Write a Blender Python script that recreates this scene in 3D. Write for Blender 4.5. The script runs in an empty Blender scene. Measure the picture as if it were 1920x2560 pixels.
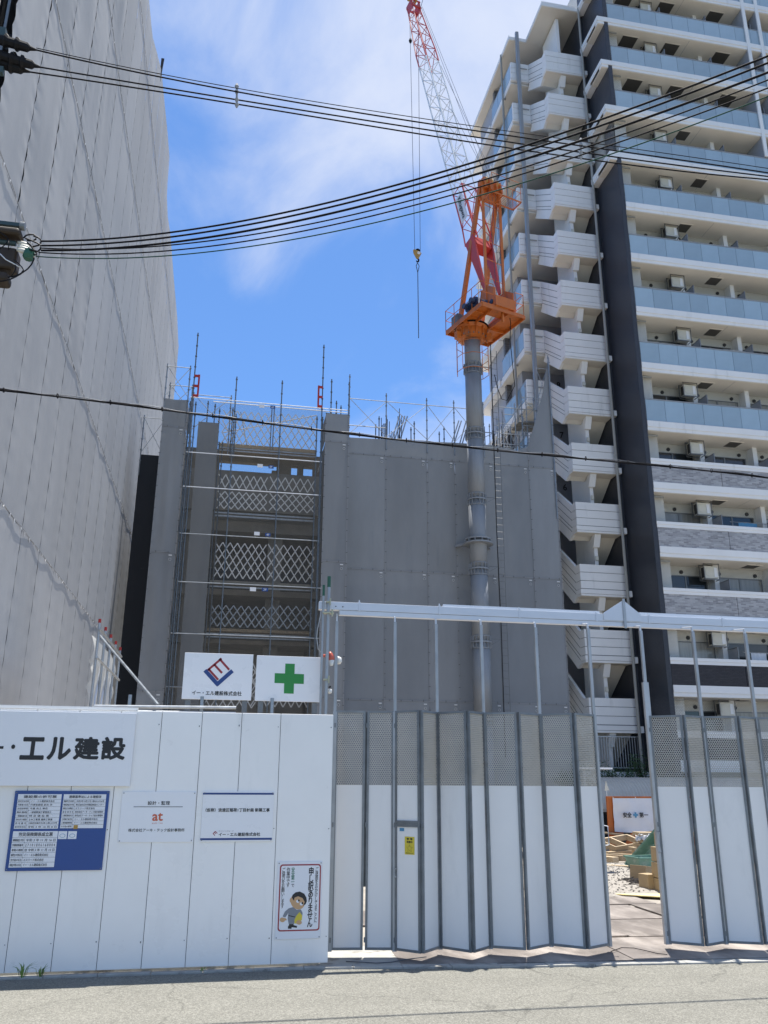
import bpy, math, random
from mathutils import Vector, Matrix, noise
random.seed(7)
R = math.radians
scene = bpy.context.scene
COL = scene.collection

# ------------------------------------------------------------------ camera
EYE = Vector((0.0, 0.0, 2.2))
FOCAL = 2090.0                       # pixels of a 1920 x 2560 frame
_v = Vector((40.0, -6530.0, FOCAL)).normalized()
_d = Vector((-422.0, 668.0, FOCAL)); _d = (_d - _v * _d.dot(_v)).normalized()
_s = _d.cross(_v).normalized()
if _s.x < 0: _s = -_s
# rows: world x (along the street), y (away from the street), z (up) seen in camera axes right/down/forward
right = Vector((_s[0], _d[0], _v[0])); down = Vector((_s[1], _d[1], _v[1])); fwd = Vector((_s[2], _d[2], _v[2]))
cam_data = bpy.data.cameras.new('camera')
cam = bpy.data.objects.new('camera', cam_data); COL.objects.link(cam)
m = Matrix.Identity(4)
for i in range(3):
    m[i][0] = right[i]; m[i][1] = -down[i]; m[i][2] = -fwd[i]; m[i][3] = EYE[i]
cam.matrix_world = m
cam_data.sensor_fit = 'VERTICAL'; cam_data.sensor_height = 24.0
cam_data.lens = 24.0 * FOCAL / 2560.0
cam_data.clip_start = 0.05; cam_data.clip_end = 2000
scene.camera = cam

# ------------------------------------------------------------------ sun, sky, exposure
SUN_EL, SUN_AZ = R(79.0), R(21.7)    # azimuth from +y towards +x
sd = bpy.data.lights.new('sun', 'SUN'); sd.energy = 4.2; sd.angle = R(0.53); sd.color = (1.0, 0.955, 0.88)
sun = bpy.data.objects.new('sun', sd); COL.objects.link(sun)
to_sun = Vector((math.sin(SUN_AZ) * math.cos(SUN_EL), math.cos(SUN_AZ) * math.cos(SUN_EL), math.sin(SUN_EL)))
sun.rotation_euler = to_sun.to_track_quat('Z', 'Y').to_euler(); sun.location = (0, 0, 60)
CLOUD = (2.8, 2.2, -0.3, 18)
world = bpy.data.worlds.new('World'); scene.world = world; world.use_nodes = True
wn, wl = world.node_tree.nodes, world.node_tree.links
wn.clear()
out = wn.new('ShaderNodeOutputWorld'); bg = wn.new('ShaderNodeBackground'); bg.inputs['Strength'].default_value = 0.10
sky = wn.new('ShaderNodeTexSky'); sky.sky_type = 'NISHITA'; sky.sun_disc = False
sky.sun_elevation = SUN_EL; sky.sun_rotation = SUN_AZ
sky.altitude = 0; sky.air_density = 1.0; sky.dust_density = 0.5; sky.ozone_density = 2.5
tc = wn.new('ShaderNodeTexCoord'); sep = wn.new('ShaderNodeSeparateXYZ'); wl.new(tc.outputs['Generated'], sep.inputs[0])
mz = wn.new('ShaderNodeMath'); mz.operation = 'MAXIMUM'; mz.inputs[1].default_value = 0.0; wl.new(sep.outputs['Z'], mz.inputs[0])
az = wn.new('ShaderNodeMath'); az.operation = 'ADD'; az.inputs[1].default_value = 0.22; wl.new(mz.outputs[0], az.inputs[0])
dx = wn.new('ShaderNodeMath'); dx.operation = 'DIVIDE'; wl.new(sep.outputs['X'], dx.inputs[0]); wl.new(az.outputs[0], dx.inputs[1])
dy = wn.new('ShaderNodeMath'); dy.operation = 'DIVIDE'; wl.new(sep.outputs['Y'], dy.inputs[0]); wl.new(az.outputs[0], dy.inputs[1])
cmb = wn.new('ShaderNodeCombineXYZ'); wl.new(dx.outputs[0], cmb.inputs[0]); wl.new(dy.outputs[0], cmb.inputs[1])
mp = wn.new('ShaderNodeMapping'); wl.new(cmb.outputs[0], mp.inputs[0])
mp.inputs['Rotation'].default_value = (0, 0, R(CLOUD[3])); mp.inputs['Scale'].default_value = (1.0, 0.75, 1.0); mp.inputs['Location'].default_value = (CLOUD[0], CLOUD[1], CLOUD[2])
n1 = wn.new('ShaderNodeTexNoise'); n1.inputs['Scale'].default_value = 1.15; n1.inputs['Detail'].default_value = 2.0; n1.inputs['Roughness'].default_value = 0.45
n2 = wn.new('ShaderNodeTexNoise'); n2.inputs['Scale'].default_value = 3.4; n2.inputs['Detail'].default_value = 9; n2.inputs['Roughness'].default_value = 0.56; n2.inputs['Distortion'].default_value = 0.5
for n in (n1, n2): wl.new(mp.outputs[0], n.inputs['Vector'])
sc1 = wn.new('ShaderNodeMath'); sc1.operation = 'MULTIPLY'; sc1.inputs[1].default_value = 1.10; wl.new(n1.outputs['Fac'], sc1.inputs[0])
mul = wn.new('ShaderNodeMath'); mul.operation = 'MULTIPLY_ADD'; mul.inputs[1].default_value = 0.75; wl.new(n2.outputs['Fac'], mul.inputs[0]); wl.new(sc1.outputs[0], mul.inputs[2])
ramp = wn.new('ShaderNodeMapRange'); ramp.interpolation_type = 'SMOOTHSTEP'
ramp.inputs['From Min'].default_value = 0.86; ramp.inputs['From Max'].default_value = 1.22; ramp.inputs['To Max'].default_value = 0.66
wl.new(mul.outputs[0], ramp.inputs['Value'])
tint = wn.new('ShaderNodeVectorMath'); tint.operation = 'MULTIPLY'; wl.new(sky.outputs[0], tint.inputs[0]); tint.inputs[1].default_value = (0.53, 0.75, 0.98)
mix = wn.new('ShaderNodeMix'); mix.data_type = 'RGBA'
wl.new(ramp.outputs[0], mix.inputs['Factor']); wl.new(tint.outputs[0], mix.inputs['A']); mix.inputs['B'].default_value = (4.9, 5.0, 5.25, 1)
wl.new(mix.outputs['Result'], bg.inputs['Color']); wl.new(bg.outputs[0], out.inputs['Surface'])
vs = scene.view_settings
vs.view_transform = 'Standard'; vs.look = 'None'; vs.gamma = 1.0; vs.use_curve_mapping = False; vs.exposure = 1.0
scene.render.engine = 'CYCLES'
scene.cycles.use_denoising = True
scene.cycles.max_bounces = 8; scene.cycles.transparent_max_bounces = 24

# ------------------------------------------------------------------ helpers
def ray(px, py):
    return right * (px - 960.0) + down * (py - 1280.0) + fwd * FOCAL
def at(px, py, Y):
    r = ray(px, py); return EYE + r * (Y / r.y)
def atx(px, py, X):
    r = ray(px, py); return EYE + r * (X / r.x)
def atz(px, py, Z):
    r = ray(px, py); return EYE + r * ((Z - EYE.z) / r.z)

def tag(o, label=None, cat=None, group=None, kind=None):
    if label: o['label'] = label
    if cat: o['category'] = cat
    if group: o['group'] = group
    if kind: o['kind'] = kind
    return o
def thing(name, label, cat, loc=(0, 0, 0), group=None):
    o = bpy.data.objects.new(name, None); COL.objects.link(o)
    o.location = loc; o.empty_display_size = 0.2
    return tag(o, label, cat, group)
def origin(o):
    if o.parent is None: return o.location.copy()
    return origin(o.parent) + o.matrix_parent_inverse.translation + o.location
def adopt(o, parent):
    # parents are only ever translated, so an inverse translation keeps world coordinates
    o.parent = parent; o.matrix_parent_inverse = Matrix.Translation(-origin(parent))

class MB:
    """collects shapes into one mesh"""
    def __init__(self): self.v, self.f = [], []
    def add(self, vs, fs):
        n = len(self.v); self.v += [tuple(p) for p in vs]; self.f += [tuple(n + i for i in f) for f in fs]; return self
    def box(self, x0, x1, y0, y1, z0, z1):
        return self.add([(x0,y0,z0),(x1,y0,z0),(x1,y1,z0),(x0,y1,z0),(x0,y0,z1),(x1,y0,z1),(x1,y1,z1),(x0,y1,z1)],
                        [(0,3,2,1),(4,5,6,7),(0,1,5,4),(1,2,6,5),(2,3,7,6),(3,0,4,7)])
    def obox(self, c, sx, sy, sz, M=None):
        M = M or Matrix.Identity(3); c = Vector(c)
        vs = [c + M @ Vector((a*sx/2, b*sy/2, d*sz/2)) for d in (-1,1) for a, b in ((-1,-1),(1,-1),(1,1),(-1,1))]
        return self.add(vs, [(0,3,2,1),(4,5,6,7),(0,1,5,4),(1,2,6,5),(2,3,7,6),(3,0,4,7)])
    def bar(self, a, b, w, h=None, up=(0,0,1)):
        a, b = Vector(a), Vector(b); h = h or w; d = (b - a).normalized(); u = Vector(up)
        if abs(d.dot(u)) > 0.97: u = Vector((0,1,0))
        s = d.cross(u).normalized(); t = s.cross(d)
        vs = [p + s*(i*w/2) + t*(j*h/2) for p in (a, b) for i, j in ((-1,-1),(1,-1),(1,1),(-1,1))]
        return self.add(vs, [(0,1,2,3),(7,6,5,4),(0,4,5,1),(1,5,6,2),(2,6,7,3),(3,7,4,0)])
    def path(self, pts, r, n=6, caps=True):
        pts = [Vector(p) for p in pts]; base = len(self.v); k = len(pts)
        d0 = (pts[1] - pts[0]).normalized(); u = Vector((0,0,1)) if abs(d0.z) < 0.9 else Vector((0,1,0))
        for i, p in enumerate(pts):
            d = (pts[min(i+1, k-1)] - pts[max(i-1, 0)]).normalized()
            s = d.cross(u)
            if s.length < 1e-4: s = d.cross(Vector((1,0,0)))
            s.normalize(); t = s.cross(d); rr = r[i] if isinstance(r, (list, tuple)) else r
            for j in range(n):
                a = 2*math.pi*j/n; self.v.append(tuple(p + s*(rr*math.cos(a)) + t*(rr*math.sin(a))))
        for i in range(k-1):
            for j in range(n):
                a, b = base+i*n+j, base+i*n+(j+1) % n
                self.f.append((a, a+n, b+n, b))
        if caps:
            self.f.append(tuple(base+j for j in range(n))); self.f.append(tuple(base+(k-1)*n+j for j in reversed(range(n))))
        return self
    def tube(self, a, b, r, n=8): return self.path([a, b], r, n)
    def prism(self, poly, ext):
        """poly: list of 3-d points in one plane, ext: vector"""
        n = len(poly); e = Vector(ext); P = [Vector(p) for p in poly]
        nrm = (P[1]-P[0]).cross(P[2]-P[1])
        if sum(((P[i]-P[0]).cross(P[(i+1) % n]-P[0]) for i in range(n)), Vector()).dot(e) > 0: P.reverse()
        return self.add(P + [p + e for p in P], [tuple(range(n)), tuple(range(2*n-1, n-1, -1))] + [(i, n+i, n+(i+1) % n, (i+1) % n) for i in range(n)])
    def poly(self, pts): return self.add(pts, [tuple(range(len(pts)))])
    def grid(self, fn, nu, nv):
        b = len(self.v)
        for j in range(nv+1):
            for i in range(nu+1): self.v.append(tuple(fn(i/nu, j/nv)))
        for j in range(nv):
            for i in range(nu):
                a = b + j*(nu+1) + i; self.f.append((a, a+1, a+nu+2, a+nu+1))
        return self
    def mesh(self, name, mat, smooth=False):
        me = bpy.data.meshes.new(name); me.from_pydata(self.v, [], self.f)
        if mat: me.materials.append(mat)
        if smooth: me.polygons.foreach_set('use_smooth', [True]*len(me.polygons))
        me.update(); return me
    def build(self, name, mat, parent=None, smooth=False):
        o = bpy.data.objects.new(name, self.mesh(name, mat, smooth)); COL.objects.link(o)
        if parent is not None: adopt(o, parent)
        return o
def inst(name, me, parent, loc, rotz=0.0, scale=None, mw=None):
    o = bpy.data.objects.new(name, me); COL.objects.link(o); o.location = loc; o.rotation_euler = (0, 0, rotz)
    if scale: o.scale = scale
    if mw is not None: o.matrix_world = mw
    if parent is not None: adopt(o, parent)
    return o
def bevel(o, w, seg=2):
    b = o.modifiers.new('bevel', 'BEVEL'); b.width = w; b.segments = seg; b.limit_method = 'ANGLE'; return o

ORD = ['topmost', 'second', 'third', 'fourth', 'fifth', 'sixth', 'seventh', 'eighth', 'ninth', 'tenth', 'eleventh', 'twelfth', 'thirteenth', 'fourteenth', 'fifteenth', 'sixteenth']

# ------------------------------------------------------------------ materials
def mat(name, col, rough=0.6, metal=0.0, var=0.0, vscale=3.0, bump=0.0, bscale=30.0, rnd=0.0, spec=0.5, stretch=(1,1,1), dirt=None, alpha=1.0):
    """base colour, varied by two noises in object space, by a random value per object and by optional dirt streaks"""
    M = bpy.data.materials.new(name); M.use_nodes = True
    N, L = M.node_tree.nodes, M.node_tree.links; B = N['Principled BSDF']
    B.inputs['Roughness'].default_value = rough; B.inputs['Metallic'].default_value = metal
    B.inputs['Specular IOR Level'].default_value = spec; B.inputs['Alpha'].default_value = alpha
    c = N.new('ShaderNodeRGB'); c.outputs[0].default_value = (*col, 1); cur = c.outputs[0]
    T = N.new('ShaderNodeTexCoord'); mp = N.new('ShaderNodeMapping'); L.new(T.outputs['Object'], mp.inputs[0]); mp.inputs['Scale'].default_value = stretch
    def scaled(cur, facsock, lo, hi):
        mr = N.new('ShaderNodeMapRange'); L.new(facsock, mr.inputs['Value']); mr.inputs['From Min'].default_value = 0.25; mr.inputs['From Max'].default_value = 0.75
        mr.inputs['To Min'].default_value = lo; mr.inputs['To Max'].default_value = hi
        mu = N.new('ShaderNodeVectorMath'); mu.operation = 'SCALE'; L.new(cur, mu.inputs[0]); L.new(mr.outputs[0], mu.inputs['Scale']); return mu.outputs[0]
    if var:
        a = N.new('ShaderNodeTexNoise'); a.inputs['Scale'].default_value = vscale; a.inputs['Detail'].default_value = 6; a.inputs['Roughness'].default_value = 0.6
        L.new(mp.outputs[0], a.inputs['Vector']); cur = scaled(cur, a.outputs['Fac'], 1-var, 1+var)
        rr = N.new('ShaderNodeMapRange'); L.new(a.outputs['Fac'], rr.inputs['Value']); rr.inputs['To Min'].default_value = max(0.05, rough-0.12); rr.inputs['To Max'].default_value = min(1, rough+0.12)
        L.new(rr.outputs[0], B.inputs['Roughness'])
    if rnd:
        oi = N.new('ShaderNodeObjectInfo'); mr = N.new('ShaderNodeMapRange'); L.new(oi.outputs['Random'], mr.inputs['Value'])
        mr.inputs['To Min'].default_value = 1-rnd; mr.inputs['To Max'].default_value = 1+rnd
        mu = N.new('ShaderNodeVectorMath'); mu.operation = 'SCALE'; L.new(cur, mu.inputs[0]); L.new(mr.outputs[0], mu.inputs['Scale']); cur = mu.outputs[0]
    if dirt:
        dcol, dscale, lo, hi, dst = dirt
        m2 = N.new('ShaderNodeMapping'); L.new(T.outputs['Object'], m2.inputs[0]); m2.inputs['Scale'].default_value = dst
        a = N.new('ShaderNodeTexNoise'); a.inputs['Scale'].default_value = dscale; a.inputs['Detail'].default_value = 8; a.inputs['Roughness'].default_value = 0.65; L.new(m2.outputs[0], a.inputs['Vector'])
        mr = N.new('ShaderNodeMapRange'); mr.interpolation_type = 'SMOOTHSTEP'; L.new(a.outputs['Fac'], mr.inputs['Value']); mr.inputs['From Min'].default_value = lo; mr.inputs['From Max'].default_value = hi
        mx = N.new('ShaderNodeMix'); mx.data_type = 'RGBA'; L.new(mr.outputs[0], mx.inputs['Factor']); L.new(cur, mx.inputs['A']); mx.inputs['B'].default_value = (*dcol, 1); cur = mx.outputs['Result']
    L.new(cur, B.inputs['Base Color'])
    if bump:
        b = N.new('ShaderNodeTexNoise'); b.inputs['Scale'].default_value = bscale; b.inputs['Detail'].default_value = 4; L.new(mp.outputs[0], b.inputs['Vector'])
        bn = N.new('ShaderNodeBump'); bn.inputs['Strength'].default_value = bump; bn.inputs['Distance'].default_value = 0.02; L.new(b.outputs['Fac'], bn.inputs['Height']); L.new(bn.outputs[0], B.inputs['Normal'])
    return M
def tilemat(name, c1, c2, joint, tw, th, axis, rough=0.35, msize=0.012, offset=0.5, bumpd=0.006, bias=0.0):
    """small wall tiles: brick pattern in the wall plane (axis 'x' or 'y' is the horizontal one)"""
    M = bpy.data.materials.new(name); M.use_nodes = True
    N, L = M.node_tree.nodes, M.node_tree.links; B = N['Principled BSDF']; B.inputs['Roughness'].default_value = rough; B.inputs['Specular IOR Level'].default_value = 0.3
    T = N.new('ShaderNodeTexCoord'); s = N.new('ShaderNodeSeparateXYZ'); L.new(T.outputs['Object'], s.inputs[0])
    c = N.new('ShaderNodeCombineXYZ'); L.new(s.outputs['X' if axis == 'x' else 'Y'], c.inputs[0]); L.new(s.outputs['Z'], c.inputs[1])
    b = N.new('ShaderNodeTexBrick'); L.new(c.outputs[0], b.inputs['Vector'])
    b.offset = offset; b.inputs['Scale'].default_value = 1.0; b.inputs['Mortar Size'].default_value = msize; b.inputs['Brick Width'].default_value = tw; b.inputs['Row Height'].default_value = th
    b.inputs['Color1'].default_value = (*c1, 1); b.inputs['Color2'].default_value = (*c2, 1); b.inputs['Mortar'].default_value = (*joint, 1); b.inputs['Bias'].default_value = bias
    n = N.new('ShaderNodeTexNoise'); n.inputs['Scale'].default_value = 0.6; n.inputs['Detail'].default_value = 5; L.new(T.outputs['Object'], n.inputs['Vector'])
    mr = N.new('ShaderNodeMapRange'); L.new(n.outputs['Fac'], mr.inputs['Value']); mr.inputs['To Min'].default_value = 0.82; mr.inputs['To Max'].default_value = 1.18
    mu = N.new('ShaderNodeVectorMath'); mu.operation = 'SCALE'; L.new(b.outputs['Color'], mu.inputs[0]); L.new(mr.outputs[0], mu.inputs['Scale']); L.new(mu.outputs[0], B.inputs['Base Color'])
    bn = N.new('ShaderNodeBump'); bn.invert = True; bn.inputs['Distance'].default_value = bumpd; bn.inputs['Strength'].default_value = 0.7; L.new(b.outputs['Fac'], bn.inputs['Height']); L.new(bn.outputs[0], B.inputs['Normal'])
    return M
def roadmat():
    """worn asphalt: fine pale aggregate in a grey binder, faint wheel lanes, patches and hairline cracks"""
    M = bpy.data.materials.new('asphalt_road'); M.use_nodes = True
    N, L = M.node_tree.nodes, M.node_tree.links; B = N['Principled BSDF']; B.inputs['Roughness'].default_value = 0.85; B.inputs['Specular IOR Level'].default_value = 0.3
    T = N.new('ShaderNodeTexCoord')
    v = N.new('ShaderNodeTexVoronoi'); v.inputs['Scale'].default_value = 85; L.new(T.outputs['Object'], v.inputs['Vector'])
    cr = N.new('ShaderNodeValToRGB'); e = cr.color_ramp; e.elements[0].position = 0.0; e.elements[0].color = (0.132,0.129,0.112,1); e.elements[1].position = 1.0; e.elements[1].color = (0.262,0.255,0.222,1)
    x = e.elements.new(0.5); x.color = (0.182,0.177,0.152,1)
    sep = N.new('ShaderNodeSeparateColor'); L.new(v.outputs['Color'], sep.inputs[0]); L.new(sep.outputs[0], cr.inputs[0]); cur = cr.outputs[0]
    def layer(scale, detail, lo, hi, stretch, cur):
        mp = N.new('ShaderNodeMapping'); L.new(T.outputs['Object'], mp.inputs[0]); mp.inputs['Scale'].default_value = stretch
        n = N.new('ShaderNodeTexNoise'); n.inputs['Scale'].default_value = scale; n.inputs['Detail'].default_value = detail; n.inputs['Roughness'].default_value = 0.6; L.new(mp.outputs[0], n.inputs['Vector'])
        mr = N.new('ShaderNodeMapRange'); L.new(n.outputs['Fac'], mr.inputs['Value']); mr.inputs['From Min'].default_value = 0.25; mr.inputs['From Max'].default_value = 0.75; mr.inputs['To Min'].default_value = lo; mr.inputs['To Max'].default_value = hi
        mu = N.new('ShaderNodeVectorMath'); mu.operation = 'SCALE'; L.new(cur, mu.inputs[0]); L.new(mr.outputs[0], mu.inputs['Scale']); return mu.outputs[0]
    cur = layer(26, 3, 0.86, 1.14, (1,1,1), cur); cur = layer(1.1, 6, 0.90, 1.10, (1,1,1), cur); cur = layer(1.0, 3, 0.90, 1.09, (0.06,1.3,1), cur)
    w = N.new('ShaderNodeTexVoronoi'); w.feature = 'DISTANCE_TO_EDGE'; w.inputs['Scale'].default_value = 0.42
    nz = N.new('ShaderNodeTexNoise'); nz.inputs['Scale'].default_value = 2.0; nz.inputs['Detail'].default_value = 5; L.new(T.outputs['Object'], nz.inputs['Vector'])
    mxv = N.new('ShaderNodeMix'); mxv.data_type = 'VECTOR'; mxv.inputs['Factor'].default_value = 0.35; L.new(T.outputs['Object'], mxv.inputs['A']); L.new(nz.outputs['Color'], mxv.inputs['B']); L.new(mxv.outputs['Result'], w.inputs['Vector'])
    mr = N.new('ShaderNodeMapRange'); L.new(w.outputs['Distance'], mr.inputs['Value']); mr.inputs['From Max'].default_value = 0.006; mr.inputs['To Min'].default_value = 0.72; mr.inputs['To Max'].default_value = 1.0
    mu = N.new('ShaderNodeVectorMath'); mu.operation = 'SCALE'; L.new(cur, mu.inputs[0]); L.new(mr.outputs[0], mu.inputs['Scale']); L.new(mu.outputs[0], B.inputs['Base Color'])
    bn = N.new('ShaderNodeBump'); bn.inputs['Strength'].default_value = 0.35; bn.inputs['Distance'].default_value = 0.006; L.new(v.outputs['Distance'], bn.inputs['Height']); L.new(bn.outputs[0], B.inputs['Normal'])
    return M
def clothmat(name, col, alpha=1.0, rnd=0.08, trans=0.0, weave=0.0, var=0.08):
    """construction sheet: dusty woven cloth, some light passes through, fine mesh is partly see-through"""
    M = mat(name, col, rough=0.75, var=var, vscale=0.7, rnd=rnd, spec=0.25, stretch=(1,1,0.35), bump=0.25, bscale=5.0)
    N, L = M.node_tree.nodes, M.node_tree.links; B = N['Principled BSDF']; O = N['Material Output']; last = B.outputs[0]
    if trans:
        t = N.new('ShaderNodeBsdfTranslucent'); t.inputs['Color'].default_value = (*col, 1)
        x = N.new('ShaderNodeMixShader'); x.inputs[0].default_value = trans; L.new(last, x.inputs[1]); L.new(t.outputs[0], x.inputs[2]); last = x.outputs[0]
    if alpha < 1:
        t = N.new('ShaderNodeBsdfTransparent'); x = N.new('ShaderNodeMixShader'); x.inputs[0].default_value = alpha
        L.new(t.outputs[0], x.inputs[1]); L.new(last, x.inputs[2]); last = x.outputs[0]
    L.new(last, O.inputs['Surface']); return M

K = {}
K['road'] = roadmat()
K['kerb'] = mat('kerb_concrete', (0.36,0.355,0.33), 0.85, var=0.2, vscale=4, bump=0.3, bscale=60, dirt=((0.14,0.13,0.115), 3.0, 0.52, 0.72, (1,1,1)))
K['soil'] = mat('yard_soil', (0.32,0.29,0.25), 0.95, var=0.25, vscale=2, bump=0.6, bscale=25)
K['gravel'] = mat('crushed_stone', (0.34,0.315,0.28), 0.95, var=0.3, vscale=18, rnd=0.2)
K['plate'] = mat('steel_plate', (0.21,0.185,0.17), 0.55, metal=0.35, var=0.25, vscale=1.6, rnd=0.15, dirt=((0.40,0.36,0.33), 1.6, 0.42, 0.68, (1,0.35,1)))
K['fence'] = mat('white_painted_steel', (0.91,0.895,0.865), 0.30, var=0.035, vscale=1.3, rnd=0.035, bump=0.35, bscale=1.4, dirt=((0.68,0.68,0.66), 1.1, 0.56, 0.95, (2.5,1,0.5)))
K['gatepanel'] = mat('gate_panel_white', (0.83,0.82,0.80), 0.45, var=0.03, vscale=1.1, rnd=0.03, dirt=((0.58,0.575,0.56), 1.0, 0.55, 0.95, (2,1,0.6)))
K['signwhite'] = mat('sign_white', (0.86,0.86,0.87), 0.3, var=0.015)
K['screen'] = mat('punched_sheet_zinc', (0.53,0.51,0.46), 0.55, metal=0.0, var=0.08, vscale=5)
K['lattice'] = mat('white_lattice', (0.85,0.85,0.84), 0.4)
K['galv'] = mat('galvanised_steel', (0.40,0.42,0.44), 0.45, metal=0.55, var=0.22, vscale=7, rnd=0.1, stretch=(1,1,0.4), dirt=((0.24,0.20,0.17), 3.5, 0.60, 0.80, (1,1,0.3)))
K['galvdark'] = mat('gate_frame_steel', (0.21,0.225,0.235), 0.5, metal=0.4, var=0.25, vscale=5, rnd=0.12, dirt=((0.15,0.11,0.085), 4.0, 0.58, 0.78, (1,1,0.3)))
K['ladder'] = mat('ladder_steel', (0.20,0.21,0.22), 0.6, metal=0.3, var=0.2)
K['galvlight'] = mat('gate_rail_steel', (0.62,0.65,0.70), 0.42, metal=0.3, var=0.08, vscale=4, stretch=(0.4,1,1))
K['pipe'] = mat('scaffold_pipe', (0.30,0.33,0.36), 0.4, metal=0.6, var=0.2, vscale=6, rnd=0.15)
K['pipeblue'] = mat('scaffold_post_blue_grey', (0.15,0.175,0.20), 0.45, metal=0.5, var=0.2, vscale=6, rnd=0.15)
K['deck'] = mat('scaffold_deck', (0.26,0.25,0.22), 0.7, var=0.2, vscale=5, metal=0.2)
K['rebar'] = mat('rebar', (0.05,0.045,0.045), 0.7, metal=0.4)
K['black'] = mat('black_rubber', (0.010,0.010,0.012), 0.6, spec=0.2)
K['wire'] = mat('cable_sheath', (0.012,0.012,0.015), 0.75, spec=0.06)
K['wiregreen'] = mat('green_cable', (0.02,0.07,0.055), 0.75, spec=0.06)
K['red'] = mat('red_paint', (0.42,0.025,0.02), 0.45, var=0.1)
K['orange'] = mat('crane_orange', (0.56,0.15,0.022), 0.45, var=0.16, vscale=2.5, dirt=((0.20,0.085,0.035), 2.6, 0.52, 0.78, (1,1,0.6)))
K['cranered'] = mat('crane_red', (0.52,0.055,0.05), 0.42, var=0.1)
K['cranewhite'] = mat('crane_white', (0.74,0.76,0.78), 0.4, var=0.05)
K['cranegrey'] = mat('mast_grey', (0.255,0.27,0.29), 0.45, var=0.07, vscale=1.2, dirt=((0.19,0.195,0.2), 1.0, 0.5, 0.8, (3,3,0.3)))
K['hook'] = mat('hook_yellow', (0.46,0.27,0.06), 0.5, var=0.12)
K['motor'] = mat('motor_blue', (0.02,0.035,0.09), 0.4)
K['rope'] = mat('wire_rope', (0.10,0.11,0.13), 0.5, metal=0.4)
K['sheetL'] = clothmat('grey_scaffold_sheet', (0.45,0.455,0.465), rnd=0.06, trans=0.10, var=0.07)
K['sheetS'] = clothmat('dark_grey_sheet', (0.262,0.274,0.288), rnd=0.08, trans=0.08, var=0.13)
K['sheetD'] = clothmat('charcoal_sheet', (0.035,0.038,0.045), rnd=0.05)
K['sheetT'] = clothmat('clear_plastic_sheet', (0.78,0.78,0.75), alpha=0.9, trans=0.3)
K['mesh'] = clothmat('fine_mesh_sheet', (0.17,0.165,0.15), alpha=0.28, rnd=0.0)
K['hem'] = mat('sheet_hem', (0.30,0.305,0.32), 0.7)
K['tie'] = mat('sheet_tie', (0.05,0.05,0.055), 0.7)
K['clip'] = mat('white_tie', (0.72,0.72,0.72), 0.6)
K['concrete'] = mat('raw_concrete', (0.26,0.25,0.23), 0.85, var=0.2, vscale=1.5, bump=0.2, bscale=20)
K['form'] = mat('formwork', (0.20,0.175,0.14), 0.8, var=0.25, vscale=2.5)
K['tower'] = mat('tower_white_paint', (0.82,0.815,0.805), 0.6, var=0.05, vscale=0.8, dirt=((0.52,0.52,0.50), 0.9, 0.56, 0.88, (2,2,0.3)))
K['soffit'] = mat('soffit_cream', (0.76,0.72,0.64), 0.75, var=0.06, vscale=0.7)
K['groove'] = mat('joint_dark', (0.13,0.135,0.15), 0.8)
K['tiledark_y'] = tilemat('navy_tile_side', (0.038,0.045,0.062), (0.055,0.062,0.080), (0.05,0.052,0.06), 0.11, 0.055, 'y', 0.35)
K['tiledark_x'] = tilemat('navy_tile_front', (0.042,0.048,0.062), (0.060,0.066,0.082), (0.05,0.052,0.06), 0.11, 0.055, 'x', 0.35)
K['tilebrown'] = tilemat('dark_brown_tile', (0.035,0.030,0.036), (0.052,0.046,0.052), (0.03,0.028,0.03), 0.2, 0.06, 'x', 0.4)
K['mosaic'] = tilemat('grey_mosaic_tile', (0.25,0.245,0.255), (0.47,0.465,0.475), (0.40,0.40,0.41), 0.235, 0.068, 'x', 0.4, msize=0.006)
K['tilegrey_y'] = tilemat('grey_stone_tile', (0.10,0.10,0.105), (0.20,0.195,0.19), (0.14,0.14,0.14), 0.24, 0.07, 'y', 0.5)
K['tilewhite'] = tilemat('cream_tile', (0.66,0.645,0.60), (0.75,0.735,0.69), (0.46,0.45,0.41), 0.11, 0.055, 'x', 0.4)
K['wallgrey'] = mat('side_wall_grey', (0.36,0.38,0.43), 0.6, var=0.06, vscale=0.9)
K['glassblue'] = mat('frosted_glass', (0.34,0.45,0.53), 0.16, var=0.14, vscale=0.5, rnd=0.10, spec=0.6)  # reflection patches put into the colour as per-panel tone spread
K['window'] = mat('window_pane', (0.03,0.035,0.04), 0.08, spec=0.8)
K['curtain'] = mat('curtained_pane', (0.34,0.33,0.30), 0.12, var=0.25, vscale=2.0, rnd=0.3, stretch=(6,1,0.3), spec=0.7)
K['frame'] = mat('window_frame', (0.20,0.20,0.20), 0.4, metal=0.5)
K['cream'] = mat('appliance_cream', (0.62,0.60,0.52), 0.5, var=0.06)
K['hatch'] = mat('hatch_grey', (0.085,0.08,0.072), 0.6)
K['grille'] = mat('grille_dark', (0.03,0.03,0.032), 0.5)
K['divider'] = mat('divider_grey', (0.30,0.31,0.33), 0.5)
K['drain'] = mat('drain_pipe', (0.34,0.335,0.31), 0.5, var=0.06)
K['duct'] = mat('grey_duct', (0.30,0.33,0.36), 0.45, metal=0.3, var=0.08)
K['wood'] = mat('timber', (0.40,0.315,0.21), 0.75, var=0.25, vscale=4, rnd=0.25, stretch=(0.3,3,3))
K['tray'] = mat('green_plastic', (0.13,0.26,0.205), 0.45, var=0.25, vscale=3, dirt=((0.36,0.40,0.36), 2.5, 0.5, 0.75, (1,1,1)))
K['carton'] = mat('cardboard', (0.40,0.30,0.18), 0.85, var=0.12, rnd=0.1)
K['ply'] = mat('yellow_sheet', (0.74,0.62,0.30), 0.7, var=0.15, vscale=3)
K['barrier'] = mat('barrier_orange', (0.50,0.13,0.02), 0.5, var=0.12, vscale=3)
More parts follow.
